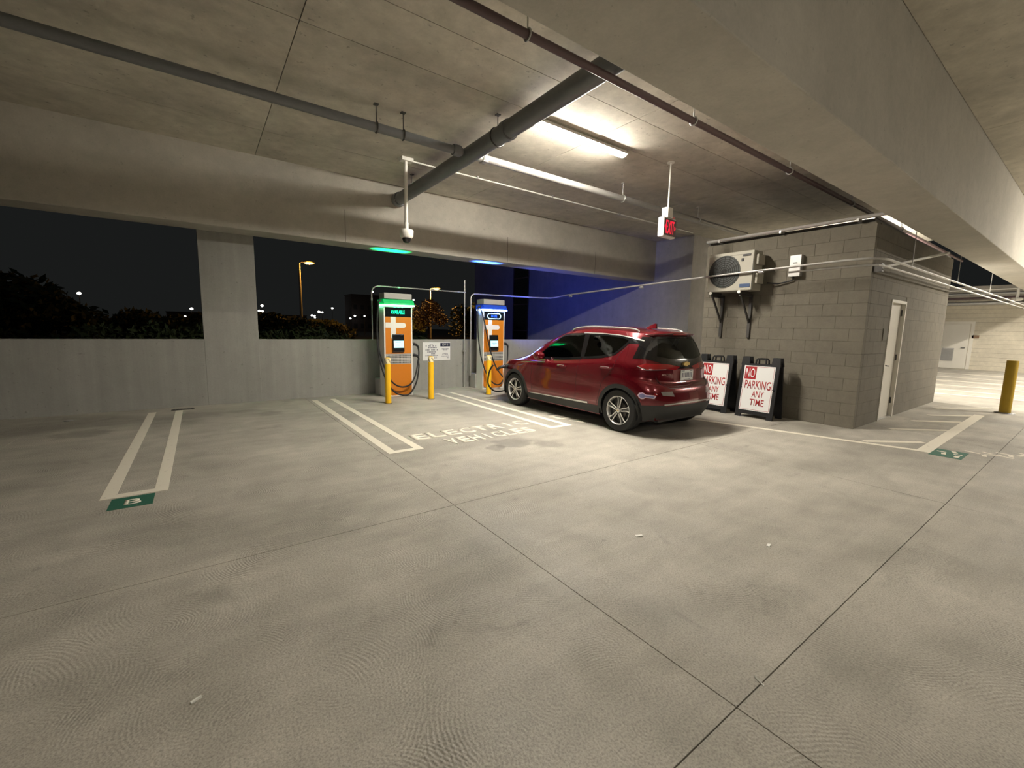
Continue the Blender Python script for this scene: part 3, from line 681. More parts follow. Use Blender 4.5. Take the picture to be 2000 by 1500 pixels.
# ------------------------------------------------------------------ chargers
def spline(pts, n=8):
    P = [Vector(p) for p in pts]; out = []
    for i in range(len(P)-1):
        a, b, c, d = P[max(i-1,0)], P[i], P[i+1], P[min(i+2,len(P)-1)]
        for k in range(n):
            t = k/n
            out.append(.5*((2*b)+(-a+c)*t+(2*a-5*b+4*c-d)*t*t+(-a+3*b-3*c+d)*t**3))
    out.append(P[-1]); return out
def charger(label, x, led, led_st, word, cables):
    t = thing('charging_station', label, 'charging station', (x,8.95,0), 0, 'fast chargers at the parapet')
    glow = emit('status_glow', tuple(.22+.78*c if i != 1 else .35+.65*c for i, c in enumerate(led)), led_st); dim = emit('status_text', tuple(.25+.75*c if i == 2 or c > .5 else c for i, c in enumerate(led)), 2.6)
    lipm = emit('led_tinted_lip', led, .13)  # faint emission stands in for the light bar's tint on the lip
    MB().box((-.285,.012,.03),(.285,.30,2.05)).build('body', M['ch_grey'], t, False, .01)
    for s in (-1, 1):
        MB().prism([(.0,.0),(.0,1.90),(.02,2.0),(.30,2.03),(.30,.0)], 0, s*.285, s*.315).build('side_panel', M['ch_white'], t, False, .006)
    MB().box((-.345,.30,0),(.30,.56,.36)).build('rear_base', M['ch_grey'], t, False, .01)
    # header: top box, overhanging lip and the light bar
    MB().box((-.30,.0,2.07),(.31,.32,2.195)).build('top_box', M['ch_grey'], t, False, .012)
    MB().prism([(-.075,1.955),(-.075,1.985),(-.02,2.06),(.32,2.06),(.32,1.955)], 0, -.335, .335).build('header_lip', lipm, t, False, .006)
    MB().box((-.335,-.082,1.925),(.335,-.045,1.953)).build('light_bar', glow, t, False, .005)
    for s in (-1, 1): MB().box((s*.335 if s > 0 else -.350,-.06,1.925),(.350 if s > 0 else -.335,.25,1.953)).build('light_bar', glow, t, False, .004)
    MB().box((-.30,-.045,1.90),(.30,.02,1.955)).build('header_soffit', M['ch_grey'], t)
    for k in range(3): MB().box((-.1+k*.085,-.03,1.892),(-.07+k*.085,-.012,1.90)).build('status_dot', dim, t)
    dp = MB().box((-.285,-.004,1.70),(.285,.012,1.895)).build('display_panel', M['ch_black'], t)
    lettering('display_text', word, .30 if len(word) > 7 else .17, .075 if len(word) > 7 else .062, (-.01 if len(word) > 7 else 0,-.0045,1.765), (1,0,0), (0,0,1), dim, dp, .002, 0.)
    if len(word) < 8:
        pts = arc((.13,-.006,1.795), .062, -PI/2, PI/2, 8, 'xz')+arc((-.13,-.006,1.795), .062, PI/2, 3*PI/2, 8, 'xz')
        MB().tube(pts, .009, 6, True).build('display_ring', emit('ring_glow', (.45,.75,1.), 3.), dp)
    MB().box((-.285,-.004,.92),(.285,.012,1.70)).build('front_panel_upper', M['ch_orange'], t)
    MB().prism([(-.285,.10),(-.25,.05),(-.15,.022),(.15,.022),(.25,.05),(.285,.10),(.285,.70),(-.285,.70)], 1, -.004, .012).build('front_panel_lower', M['ch_orange'], t)
    MB().box((-.285,-.002,.0),(.285,.05,.03)).build('kick_plate', M['ch_white'], t)
    # white emblem: upright with hooked foot and a cross bar
    em = [(-.17,1.70),(-.06,1.70),(-.06,1.58),(.11,1.58)]+[(.11+.055*math.cos(a), 1.525+.055*math.sin(a)) for a in [PI/2-PI*i/8 for i in range(1,8)]]+[(.11,1.47),(-.06,1.47),(-.06,1.30),(-.03,1.27),(.0,1.26),(.0,1.20),(-.10,1.20),(-.15,1.23),(-.17,1.29),(-.17,1.47),(-.285,1.47),(-.285,1.58),(-.17,1.58)]
    MB().prism(em, 1, -.0065, -.004).build('emblem', M['ch_white'], t)
    gp = MB().box((-.285,-.004,.70),(.285,.008,.92)).build('grille_panel', M['ch_grey'], t)
    for i in range(20):
        MB().box((-.272+i*.0275,-.0065,.715),(-.257+i*.0275,-.004,.905)).build('grille_slot', M['ac_dark'], gp)
    for i in range(5): MB().box((-.275,-.009,.75+i*.034),(.275,-.0065,.758+i*.034)).build('grille_bar', M['ch_white'], gp)
    kb = MB().prism([(-.06,.97),(-.035,1.33),(.0,1.34),(.0,.94)], 0, -.14, .11).build('card_terminal', M['ch_black'], t, False, .006)
    sc = MB().hexa([(-.125,-.0565,1.05),(.095,-.0565,1.05),(.095,-.0455,1.20),(-.125,-.0455,1.20)], [(-.125,-.0595,1.05),(.095,-.0595,1.05),(.095,-.0485,1.20),(-.125,-.0485,1.20)]).build('screen', emit('screen_glow', (.55,.95,1.0), 1.1), kb)
    for i, (a, b_) in enumerate(((-.09,.03), (-.09,.06), (-.06,0.))):
        z = 1.165-.03*i; y = -.0595+(z-1.05)/.15*.011
        MB().box((a,y-.0012,z-.004),(b_,y+.001,z+.004)).build('screen_text', M['ink'], sc)
    # cable arms, cables, holstered connectors
    for dx in (0, -.06): MB().tube([(-.30,.16+dx,2.02),(-.36,.12+dx,2.03),(-.40,.10+dx,2.0)], .016, 8).build('cable_arm', M['steel_dark'], t, True)
    for pts in cables: MB().tube(spline(pts, 6), .0165, 8).build('cable', M['rubber'], t, True)
    return t
def connector(parent, o, d, name='connector'):
    """pistol-grip plug, nose along local -x"""
    o = Vector(o)
    h = MB().tube([o+Vector(p) for p in ((-.02,0,0),(.05,0,.0),(.10,0,-.012),(.14,0,-.05),(.155,0,-.10))], [.034,.034,.030,.024,.018], 10).build(name, M['black'], parent, True)
    MB().lathe([(.04,-.05),(.04,0)], (o.x,o.y,o.z), 14, 0).build('plug_nose', M['ch_white'] if d else M['black'], h, True)
cabA = [(-.40,.10,2.0),(-.43,.08,1.6),(-.42,.05,1.1),(-.36,-.06,.70),(-.22,-.11,.36),(-.02,-.12,.22),(.2,-.11,.25),(.36,-.04,.45),(.47,.05,.80),(.49,.07,.95),(.475,.07,1.03)]
cabB = [(-.40,.04,2.0),(-.45,.03,1.5),(-.44,.0,.95),(-.36,-.09,.48),(-.2,-.13,.16),(0,-.14,.04),(.2,-.12,.06),(.38,-.05,.3),(.47,.03,.60),(.475,.05,.72),(.47,.05,.80)]
ch1 = t = charger('orange and white charging station with green lit header', 3.445, (.0,1.,.25), 15., 'AVAILABLE', [cabA, cabB])
connector(t, (.33,.07,1.12), 1); connector(t, (.33,.05,.88), 0)
cabC = [(-.36,.06,2.0),(-.33,-.06,1.7),(-.22,-.13,1.1),(-.08,-.20,.6),(.08,-.36,.30),(.10,-.65,.16),(-.3,-.95,.10),(-.72,-1.15,.14),(-1.02,-1.36,.34),(-1.115,-1.55,.62),(-1.10,-1.66,.76)]
cabD = [(-.40,.10,2.0),(-.42,.06,1.4),(-.38,-.03,.8),(-.25,-.11,.36),(-.05,-.13,.14),(.15,-.12,.14),(.36,-.04,.4),(.46,.05,.78),(.475,.07,.92),(.475,.07,1.03)]
ch2 = t = charger('orange and white charging station with blue lit header beside the red car', 5.885, (.02,.12,1.), 42., 'IN USE', [cabC, cabD])
connector(t, (.33,.07,1.12), 0)
# added area light beside the blue header to wash the tower wall blue
la = bpy.data.lights.new('tower_blue_fill', 'AREA'); la.shape = 'RECTANGLE'; la.size = .05; la.size_y = .3; la.energy = 34; la.color = (.05,.10,1.); la.spread = R(96)
lo = bpy.data.objects.new('tower_blue_fill', la); C.objects.link(lo); lo.parent = ch2; lo.location = (6.25-5.885,-.05,1.94); lo.rotation_euler = Vector((math.cos(R(36))*math.cos(R(7)), math.sin(R(36))*math.cos(R(7)), math.sin(R(7)))).to_track_quat('-Z', 'Y').to_euler()
# up-lights built into the two headers
for x, col, e in ((3.445, (0.,1.,.22), 14), (5.885, (.03,.12,1.), 22)):
    la = bpy.data.lights.new('header_uplight', 'AREA'); la.shape = 'RECTANGLE'; la.size = .62; la.size_y = .16; la.energy = e; la.color = col; la.spread = R(22)
    lo = bpy.data.objects.new('header_uplight', la); C.objects.link(lo); lo.parent = ch1 if x < 4 else ch2; lo.location = (0,.36,2.21); lo.rotation_euler = (PI,0,0)

# ------------------------------------------------------------------ outside, beyond the parapet
gr = B((-160,9.9,-.6),(200,400,-.5)).build('ground', M['ground']); struct(gr, 'dark ground outside')
M['sodium'] = emit('sodium_lamp', (1.,.42,.05), 60.)
def street_lamp(label, x, y, z, energy):
    t = thing('street_lamp', label, 'street lamp', (x,y,-.5), 0, 'orange street lamps outside')
    MB().lathe([(.14,0),(.09,z+.4)], (0,0,0), 12).build('pole', plain('pale_pole', (.5,.48,.42), .5), t, True)
    MB().tube([(0,0,z+.35),(.2,-.1,z+.5),(.5,-.2,z+.5)], .05, 8).build('arm', M['galv'], t, True)
    MB().box((.25,-.45,z+.42),(1.3,.05,z+.6)).build('lamp_head', M['galv'], t, False, .05)
    MB().lathe([(.001,-.12),(.2,-.09),(.34,-.03),(.38,0)], (.80,-.2,z+.42), 16).build('lamp_bowl', M['sodium'], t, True)
    la = bpy.data.lights.new('lamp_light', 'POINT'); la.energy = energy; la.color = (1.,.45,.08); la.shadow_soft_size = .3
    lo = bpy.data.objects.new('lamp_light', la); C.objects.link(lo); lo.parent = t; lo.location = (.8,-.2,z)
street_lamp('orange street lamp seen through the middle opening', 7.85, 45, 7.3, 250)
street_lamp('orange street lamp glowing above the tree', 24.3, 52, 6.5, 3000)
def leaf_cloud(clusters, n, size, rng):
    mb = MB()
    for (cx, cy, cz, rx, rz) in clusters:
        for i in range(n):
            while True:
                p = Vector((rng.uniform(-1,1), rng.uniform(-1,1), rng.uniform(-1,1)))
                if .25 < p.length < 1: break
            c = Vector((cx+p.x*rx, cy+p.y*rx, cz+p.z*rz)); a = Vector((rng.gauss(0,1), rng.gauss(0,1), rng.gauss(0,1))).normalized(); b = a.orthogonal().normalized()
            s = size*rng.uniform(.6,1.3); mb.add([c-a*s, c+b*s*.45, c+a*s, c-b*s*.45], [(0,1,2,3)])
    return mb
def tree(name, label, x, y, h, clusters, mat, n=260, size=.28, seed=1, group=None):
    rng = random.Random(seed)
    t = thing(name, label, 'tree', (x,y,-.5), 0, group)
    MB().tube([(0,0,0),(.05,0,h*.3),(-.03,.02,h*.6),(.02,0,h*.85)], [h*.03,h*.024,h*.015,h*.006], 10).build('trunk', M['bark'], t, True)
    for k in range(5):
        a = k*1.3; MB().tube([(0,0,h*(.35+.08*k)),(math.cos(a)*h*.12,math.sin(a)*h*.12,h*(.5+.08*k)),(math.cos(a)*h*.2,math.sin(a)*h*.2,h*(.58+.08*k))], [h*.012,h*.008,h*.004], 6).build('branch', M['bark'], t, True)
    f = leaf_cloud(clusters, n, size, rng).build('foliage', mat, t); f['kind'] = 'stuff'
    return t
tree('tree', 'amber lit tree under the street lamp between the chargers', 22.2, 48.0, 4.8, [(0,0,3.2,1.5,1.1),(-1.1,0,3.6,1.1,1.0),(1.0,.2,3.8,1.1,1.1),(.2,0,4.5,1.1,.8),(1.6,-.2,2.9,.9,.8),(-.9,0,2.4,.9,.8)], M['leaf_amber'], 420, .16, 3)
TG = 'dark trees outside'
for i, (d, y, w, h, lb) in enumerate(((-.30,30,5.2,4.2,'big dark tree mass at the left end of the left opening'), (-.20,34,4.2,3.2,'dark tree left of centre in the left opening'), (-.10,40,4.,2.7,'low dark tree in the middle of the left opening'),
        (-.03,38,3.,2.5,'dark tree against the broad column in the left opening'), (.125,40,3.4,2.7,'dark rounded tree beside the broad column in the middle opening'), (.24,42,4.,2.4,'low dark tree in the middle opening left of the green charger'),
        (.56,46,4.,4.4,'dark tree right of the amber tree'), (.66,50,5.,5.4,'tall dark tree behind the conduit stub'), (.40,60,4.,3.0,'dark tree left of the amber tree'))):
    rng = random.Random(20+i)
    cl = [(rng.uniform(-w*.5,w*.5), rng.uniform(-1,1), h*rng.uniform(.45,.85), w*.34, h*.26) for k in range(6)]+[(0,0,h*.5,w*.5,h*.4)]
    tree('tree', lb, d*y, y, h, cl, M['leaf'], 300, .26, 40+i, TG)
for i, (x, y, w, h, lb) in enumerate(((-5.2,14,1.2,1.15,'low bush outside at the far left end of the parapet'), (-3.4,14,1.1,1.1,'low bush outside the left opening near its left end'), (-1.6,14.5,1.3,1.2,'low bush outside the middle of the left opening'), (.2,15,1.2,1.3,'low bush outside the left opening near the broad column'),
        (2.2,15,1.2,1.3,'low bush outside the middle opening near the broad column'), (3.7,15.5,1.3,1.2,'low bush outside the middle opening left of the green charger'), (6.8,16,1.3,1.1,'low bush outside between the two chargers'))):
    rng = random.Random(60+i); t = thing('bush', lb, 'bush', (x,y,-.5), 0, 'bushes below the parapet outside')
    cl = [(rng.uniform(-w*.6,w*.6), rng.uniform(-.3,.3), .5+h*rng.uniform(.3,.9), w*.45, h*.4) for k in range(5)]
    f = leaf_cloud(cl, 260, .09, rng).build('foliage', M['leaf'], t); f['kind'] = 'stuff'
    for k in range(4): MB().tube([(0,0,0),(rng.uniform(-.3,.3),0,.8),(rng.uniform(-.6,.6),0,1.5)], [.03,.02,.008], 6).build('stem', M['bark'], t, True)
# far buildings
def far_building(label, x, y, w, h, lit):
    t = thing('far_building', label, 'building', (x,y,-.5), 0, 'buildings on the night skyline')
    MB().box((-w/2,0,0),(w/2,8,h)).build('facade', M['facade'], t); MB().box((-w/2-.2,-.2,h),(w/2+.2,8.2,h+.3)).build('parapet', M['facade'], t)
    wm = plain('dark_pane', (.03,.03,.035), .2); wl = emit('lit_pane', (1.,.8,.5), 1.2); rng = random.Random(int(x))
    for i in range(int(w/2.4)):
        for j in range(int(h/3.2)):
            MB().box((-w/2+.7+i*2.4,-.05,1.2+j*3.2),(-w/2+1.9+i*2.4,.0,2.7+j*3.2)).build('window', wl if rng.random() < lit else wm, t)
far_building('dark block building left of the green lit charger', 47.2, 153, 9.6, 12.4, 0)
far_building('low long dark building on the night skyline', 13, 190, 44, 5.4, .03)
# distant lights: lamp heads on posts, at their own distances
M['far_light'] = emit('far_white_light', (1.,.95,.85), 14.)
for (x, y, z, r_) in [(-12.6, 80.0, 5.03, 0.22), (-1.2, 117.6, 4.48, 0.3), (-12.5, 155.2, 3.33, 0.3), (-3.4, 102.8, 1.74, 0.19), (-2.9, 140.4, 3.04, 0.25), (-4.4, 88.0, 0.38, 0.16), (13.0, 125.6, 6.04, 0.32), (16.0, 163.2, 5.72, 0.37), (11.5, 110.8, 4.28, 0.25), (14.5, 148.4, 4.44, 0.33), (9.9, 96.0, 3.42, 0.2), (15.6, 133.6, 2.73, 0.26), (24.8, 171.2, 4.1, 0.36), (19.4, 118.8, 2.5, 0.21), (30.5, 156.4, 4.62, 0.35), (20.8, 104.0, 3.48, 0.2), (28.4, 141.6, 3.74, 0.26), (37.5, 179.2, 6.52, 0.46), (27.3, 126.8, 4.95, 0.29), (38.9, 164.4, 7.54, 0.35), (30.7, 112.0, 3.27, 0.22), (42.5, 149.6, 4.76, 0.32), (29.7, 97.2, 3.68, 0.19), (43.9, 134.8, 11.93, 0.24), (73.1, 172.4, 12.58, 0.36)]:
    t = thing('distant_lamp', 'small distant white lamp on the night skyline', 'lamp', (x,y,-.5), 0, 'distant lamps beyond the trees')
    MB().lathe([(.06,0),(.05,z+.4)], (0,0,0), 6).build('post', M['steel_dark'], t); MB().ball((0,0,z+.5), r_, 10, 6, .8).build('lamp_head', M['far_light'], t, True)

# ------------------------------------------------------------------ the red hatchback
CARX, CARY = 5.835, 4.19          # rear axle centre on the floor; local y runs forward, z up
def rows():
    return [
    [(0,-.56,.24),(.35,-.55,.24),(.58,-.50,.235),(.73,-.38,.22),(.80,-.2,.2),(.81,.1,.19),(.81,.6,.19),(.81,1.2,.19),(.81,1.8,.19),(.81,2.3,.19),(.80,2.65,.19),(.77,2.95,.2),(.66,3.2,.2),(.36,3.34,.2),(0,3.38,.2)],
    [(0,-.655,.40),(.38,-.635,.40),(.64,-.555,.40),(.79,-.40,.40),(.855,-.2,.40),(.868,.1,.40),(.868,.6,.40),(.865,1.2,.40),(.865,1.8,.40),(.868,2.3,.40),(.868,2.65,.40),(.83,2.95,.42),(.70,3.24,.42),(.38,3.39,.42),(0,3.43,.42)],
    [(0,-.650,.58),(.38,-.630,.58),(.65,-.55,.59),(.80,-.39,.61),(.862,-.18,.63),(.880,.1,.64),(.868,.6,.62),(.862,1.2,.61),(.862,1.8,.61),(.876,2.3,.62),(.872,2.65,.63),(.83,2.95,.64),(.70,3.22,.65),(.38,3.38,.65),(0,3.43,.65)],
    [(0,-.610,.705),(.38,-.59,.71),(.65,-.51,.73),(.80,-.35,.755),(.862,-.16,.77),(.880,.1,.78),(.870,.6,.76),(.866,1.2,.75),(.866,1.8,.75),(.870,2.3,.75),(.862,2.65,.75),(.82,2.95,.75),(.69,3.19,.76),(.37,3.35,.76),(0,3.40,.76)],
    [(0,-.530,.765),(.38,-.515,.77),(.63,-.455,.80),(.785,-.32,.83),(.855,-.15,.85),(.872,.1,.87),(.868,.6,.85),(.866,1.2,.83),(.866,1.8,.82),(.865,2.3,.82),(.852,2.65,.82),(.80,2.95,.81),(.66,3.14,.81),(.36,3.30,.82),(0,3.36,.82)],
    [(0,-.520,.93),(.38,-.50,.94),(.62,-.44,.96),(.775,-.31,.98),(.845,-.13,1.0),(.862,.1,1.01),(.852,.6,.97),(.848,1.2,.93),(.848,1.8,.91),(.845,2.3,.90),(.82,2.65,.885),(.76,2.9,.875),(.62,3.05,.87),(.34,3.2,.87),(0,3.26,.87)],
    [(0,-.495,1.07),(.38,-.47,1.07),(.60,-.405,1.08),(.735,-.28,1.10),(.80,-.1,1.12),(.818,.12,1.12),(.815,.6,1.06),(.808,1.2,1.0),(.80,1.75,.97),(.79,2.15,.965),(.74,2.35,.98),(.66,2.45,1.0),(.52,2.5,1.02),(.28,2.54,1.04),(0,2.55,1.045)],
    [(0,-.43,1.25),(.36,-.41,1.25),(.55,-.355,1.26),(.665,-.25,1.27),(.725,-.1,1.28),(.742,.12,1.28),(.735,.6,1.26),(.725,1.1,1.25),(.71,1.5,1.24),(.69,1.78,1.235),(.64,1.9,1.25),(.57,1.98,1.26),(.46,2.02,1.27),(.24,2.06,1.28),(0,2.07,1.285)],
    [(0,-.345,1.42),(.33,-.33,1.42),(.48,-.285,1.42),(.575,-.19,1.425),(.63,-.05,1.44),(.65,.15,1.452),(.655,.55,1.465),(.645,.9,1.465),(.625,1.2,1.45),(.59,1.4,1.435),(.54,1.5,1.445),(.47,1.54,1.46),(.38,1.57,1.475),(.2,1.6,1.49),(0,1.61,1.495)],
    [(0,-.30,1.475),(.3,-.28,1.475),(.43,-.22,1.475),(.5,-.12,1.485),(.545,.02,1.50),(.56,.2,1.515),(.555,.55,1.535),(.535,.9,1.54),(.505,1.15,1.53),(.47,1.3,1.52),(.42,1.36,1.52),(.36,1.39,1.525),(.29,1.41,1.53),(.15,1.43,1.54),(0,1.44,1.54)],
    [(0,-.2,1.505),(.15,-.18,1.505),(.22,-.1,1.51),(.25,0,1.525),(.27,.15,1.54),(.27,.35,1.56),(.27,.6,1.575),(.26,.85,1.575),(.25,1.0,1.57),(.23,1.1,1.56),(.2,1.15,1.56),(.18,1.18,1.56),(.14,1.2,1.56),(.08,1.22,1.56),(0,1.22,1.56)],
    [(0,-.12,1.517),(.004,-.10,1.518),(.004,-.04,1.523),(.004,.06,1.534),(.004,.2,1.55),(.004,.38,1.57),(.004,.6,1.583),(.004,.83,1.583),(.004,.95,1.58),(.004,1.03,1.572),(.004,1.07,1.57),(.004,1.09,1.568),(.004,1.11,1.567),(.004,1.13,1.566),(0,1.14,1.565)],
    ]
def cr(p0, p1, p2, p3, t):
    return .5*((2*p1)+(-p0+p2)*t+(2*p0-5*p1+4*p2-p3)*t*t+(-p0+3*p1-3*p2+p3)*t**3)
def car_surface(nu=9, nv=9):
    Rw = [[Vector(p) for p in r_] for r_ in rows()]
    K = len(Rw[0]); fine = []
    for r_ in Rw:
        mir0 = Vector((-r_[1].x, r_[1].y, r_[1].z)); mirN = Vector((-r_[-2].x, r_[-2].y, r_[-2].z)); ext = [mir0]+r_+[mirN]; o = []
        for i in range(K-1):
            for k in range(nu): o.append(cr(ext[i], ext[i+1], ext[i+2], ext[i+3], k/nu))
        o.append(r_[-1]); fine.append(o)
    cols = len(fine[0]); grid = []
    for i in range(len(fine)-1):
        for k in range(nv):
            t = k/nv; a, b, c, d = fine[max(i-1,0)], fine[i], fine[i+1], fine[min(i+2,len(fine)-1)]
            grid.append([cr(a[j], b[j], c[j], d[j], t) for j in range(cols)])
    grid.append(fine[-1])
    return grid
grid = car_surface()
NR, NC = len(grid), len(grid[0])
# full surface, left and right halves joined along x = 0
verts = []; idx = {}
for i in range(NR):
    for j in range(NC):
        for s in (-1, 1):
            p = grid[i][j]; x = 0. if (j in (0, NC-1) or i == NR-1) else p.x
            if x == 0. and s == 1 and (i, j, -1) in idx: idx[(i,j,1)] = idx[(i,j,-1)]; continue
            idx[(i,j,s)] = len(verts); verts.append(Vector((s*x, p.y, p.z)))
def in_poly(p, poly):
    x, y = p; c = False; n = len(poly)
    for i in range(n):
        (x1, y1), (x2, y2) = poly[i], poly[(i+1) % n]
        if (y1 > y) != (y2 > y) and x < (x2-x1)*(y-y1)/(y2-y1)+x1: c = not c
    return c
def shrink(poly, d):
    """offset a polygon inwards (d>0) or outwards"""
    n = len(poly); A = sum(poly[i][0]*poly[(i+1) % n][1]-poly[(i+1) % n][0]*poly[i][1] for i in range(n)); sg = 1 if A > 0 else -1; out = []
    for i in range(n):
        p0, p1, p2 = Vector(poly[i-1]), Vector(poly[i]), Vector(poly[(i+1) % n])
        e1 = (p1-p0).normalized(); e2 = (p2-p1).normalized(); n1 = Vector((-e1.y,e1.x))*sg; n2 = Vector((-e2.y,e2.x))*sg
        b = (n1+n2); b = b/max(.35, b.length_squared/2)
        out.append(tuple(p1+b*d*1.0)) if False else out.append(tuple(p1+(n1+n2)*(d/max(.5, 1+n1.dot(n2)))))
    return out
WIN_F = [(2.02,.995),(1.50,1.385),(1.30,1.415),(.90,1.432),(.86,1.052),(1.3,1.012),(1.7,.993)]          # front door glass (y,z)
WIN_R = [(.80,1.058),(.82,1.434),(.40,1.430),(.12,1.405),(-.02,1.375),(-.02,1.335),(.06,1.245),(.16,1.155),(.40,1.098)]   # rear door glass
QTR = [(.0,1.395),(-.17,1.375),(-.235,1.355),(-.22,1.315),(-.05,1.315),(.0,1.335)]                 # black quarter strip
BACK = [(-.575,1.135),(-.47,1.40),(-.2,1.418),(.2,1.418),(.47,1.40),(.575,1.135),(.3,1.085),(-.3,1.085)]   # rear glass (x,z)
BACKBLK = [(-.70,1.105),(-.64,1.22),(-.52,1.42),(-.2,1.432),(.2,1.432),(.52,1.42),(.64,1.22),(.70,1.105),(.50,1.045),(.26,1.0),(.17,.965),(-.17,.965),(-.26,1.0),(-.50,1.045)]
SHIELD = [(-.66,1.05),(-.45,1.475),(0,1.50),(.45,1.475),(.66,1.05),(0,1.075)]
AX = (0., 2.6); RT, RWELL = .323, .365
cut_side = [shrink(WIN_F, .012), shrink(WIN_R, .012)]
cut_back = shrink(BACK, .012); cut_front = shrink(SHIELD, .03)
faces = []; allf = []
for i in range(NR-1):
    for j in range(NC-1):
        for s in (-1, 1):
            f = (idx[(i,j,s)], idx[(i,j+1,s)], idx[(i+1,j+1,s)], idx[(i+1,j,s)])
            f = tuple(dict.fromkeys(f))
            if len(f) < 3: continue
            allf.append(f)
            c = sum((verts[k] for k in f), Vector())/len(f)
            nrm = (verts[f[1]]-verts[f[0]]).cross(verts[f[-1]]-verts[f[0]]); 
            ax_ = abs(c.x) > .5
            if ax_ and any(in_poly((c.y,c.z), q) for q in cut_side): continue
            if c.y < -.05 and in_poly((c.x,c.z), cut_back): continue
            if c.y > 1.3 and c.z > 1.04 and in_poly((c.x,c.z), cut_front): continue
            if abs(c.x) > .5 and any((c.y-a)**2+(c.z-RT)**2 < RWELL**2 for a in AX): continue
            faces.append(f)
car = thing('hatchback_car', 'dark red electric hatchback car parked by the blue lit charger', 'car', (CARX,CARY,0))
me = bpy.data.meshes.new('body_shell'); me.from_pydata([tuple(v) for v in verts], [], faces)
bm = bmesh.new(); bm.from_mesh(me); bmesh.ops.delete(bm, geom=[v for v in bm.verts if not v.link_faces], context='VERTS'); bmesh.ops.recalc_face_normals(bm, faces=bm.faces); bm.to_mesh(me); bm.free()
for p in me.polygons: p.use_smooth = True
me.materials.append(M['red']); body = link('body_shell', me, car)
BV = BVHTree.FromPolygons(verts, allf)
def cast(o, d):
    h = BV.ray_cast(o, d)
    return (h[0], h[1] if h[1].dot(d) < 0 else -h[1]) if h[0] is not None else (None, None)
def patch(name, poly, view, mat, parent=None, off=.003, step=.04, thick=.004, hole=None, smooth=True):
    """thin panel that hugs the body: polygon drawn in a side / rear / front view and dropped onto the surface"""
    parent = parent or car
    if view in ('L', 'R'):
        s = -1 if view == 'L' else 1
        O = lambda u, v: (Vector((s*3, u, v)), Vector((-s, 0, 0)))
    elif view == 'B': O = lambda u, v: (Vector((u, -3, v)), Vector((0, 1, 0)))
    elif view == 'F': O = lambda u, v: (Vector((u, 6, v)), Vector((0, -1, 0)))
    else:               # corner view: view = angle of the looking direction in plan
        a = view; dd = Vector((math.cos(a), math.sin(a), 0)); rr = Vector((-dd.y, dd.x, 0)); O = lambda u, v: (Vector((0,0,v))+rr*u-dd*4, dd)
    us = [p[0] for p in poly]; vs_ = [p[1] for p in poly]
    def dense(pl):
        o = []
        for i in range(len(pl)):
            a, b = Vector(pl[i]), Vector(pl[(i+1) % len(pl)]); k = max(1, int((b-a).length/step))
            o += [a+(b-a)*(q/k) for q in range(k)]
        return o
    outer = dense(poly); pts = list(outer); n0 = len(outer); edges = [(i, (i+1) % n0) for i in range(n0)]
    if hole:
        hd = dense(hole); m0 = len(pts); pts += hd; edges += [(m0+i, m0+(i+1) % len(hd)) for i in range(len(hd))]
    u = min(us)+step*.5
    while u < max(us):
        v = min(vs_)+step*.5
        while v < max(vs_):
            if in_poly((u,v), poly) and not (hole and in_poly((u,v), hole)): pts.append(Vector((u,v)))
            v += step
        u += step
    r_ = delaunay_2d_cdt([Vector(p) for p in pts], edges, [], 1 if not hole else 0, 1e-5)
    V2, F2 = r_[0], r_[2]; top = []; bot = []
    ok = []
    for p in V2:
        h, n = cast(*O(p.x, p.y))
        ok.append(h is not None)
        if h is None: h, n = Vector((0,0,0)), Vector((0,0,1))
        top.append(h+n*off); bot.append(h+n*(off-thick))
    fs = []
    for f in F2:
        if not all(ok[k] for k in f): continue
        c = sum((V2[k] for k in f), Vector((0,0)))/len(f)
        if not in_poly(c, poly) or (hole and in_poly(c, hole)): continue
        fs.append(tuple(f))
    n = len(top); cnt = {}
    for f in fs:
        for a, b in zip(f, f[1:]+f[:1]): cnt[(a,b)] = 1
    rim = [(a, b, n+b, n+a) for (a, b) in cnt if (b, a) not in cnt]
    mb = MB(); mb.v = [tuple(p) for p in top+bot]; mb.f = fs+[tuple(n+k for k in f[::-1]) for f in fs]+rim
    me = bpy.data.meshes.new(name); me.from_pydata(mb.v, [], mb.f); bm = bmesh.new(); bm.from_mesh(me)
    bmesh.ops.delete(bm, geom=[v for v in bm.verts if not v.link_faces], context='VERTS'); bmesh.ops.recalc_face_normals(bm, faces=bm.faces); bm.to_mesh(me); bm.free()
    for p in me.polygons: p.use_smooth = True
    me.set_sharp_from_angle(angle=R(40)); me.materials.append(mat)
    return link(name, me, parent)
def band(pts, w):
    """polyline -> thin polygon of width w"""
    P = [Vector(p) for p in pts]; a = []; b = []
    for i in range(len(P)):
        d = (P[min(i+1,len(P)-1)]-P[max(i-1,0)]).normalized(); n = Vector((-d.y, d.x))*w/2
        a.append(tuple(P[i]+n)); b.append(tuple(P[i]-n))
    return a+b[::-1]
def ringsector(c, r0, r1, a0, a1, n=22):
    o = [(c[0]+r1*math.cos(a0+(a1-a0)*i/n), c[1]+r1*math.sin(a0+(a1-a0)*i/n)) for i in range(n+1)]
    return o+[(c[0]+r0*math.cos(a1+(a0-a1)*i/n), c[1]+r0*math.sin(a1+(a0-a1)*i/n)) for i in range(n+1)]
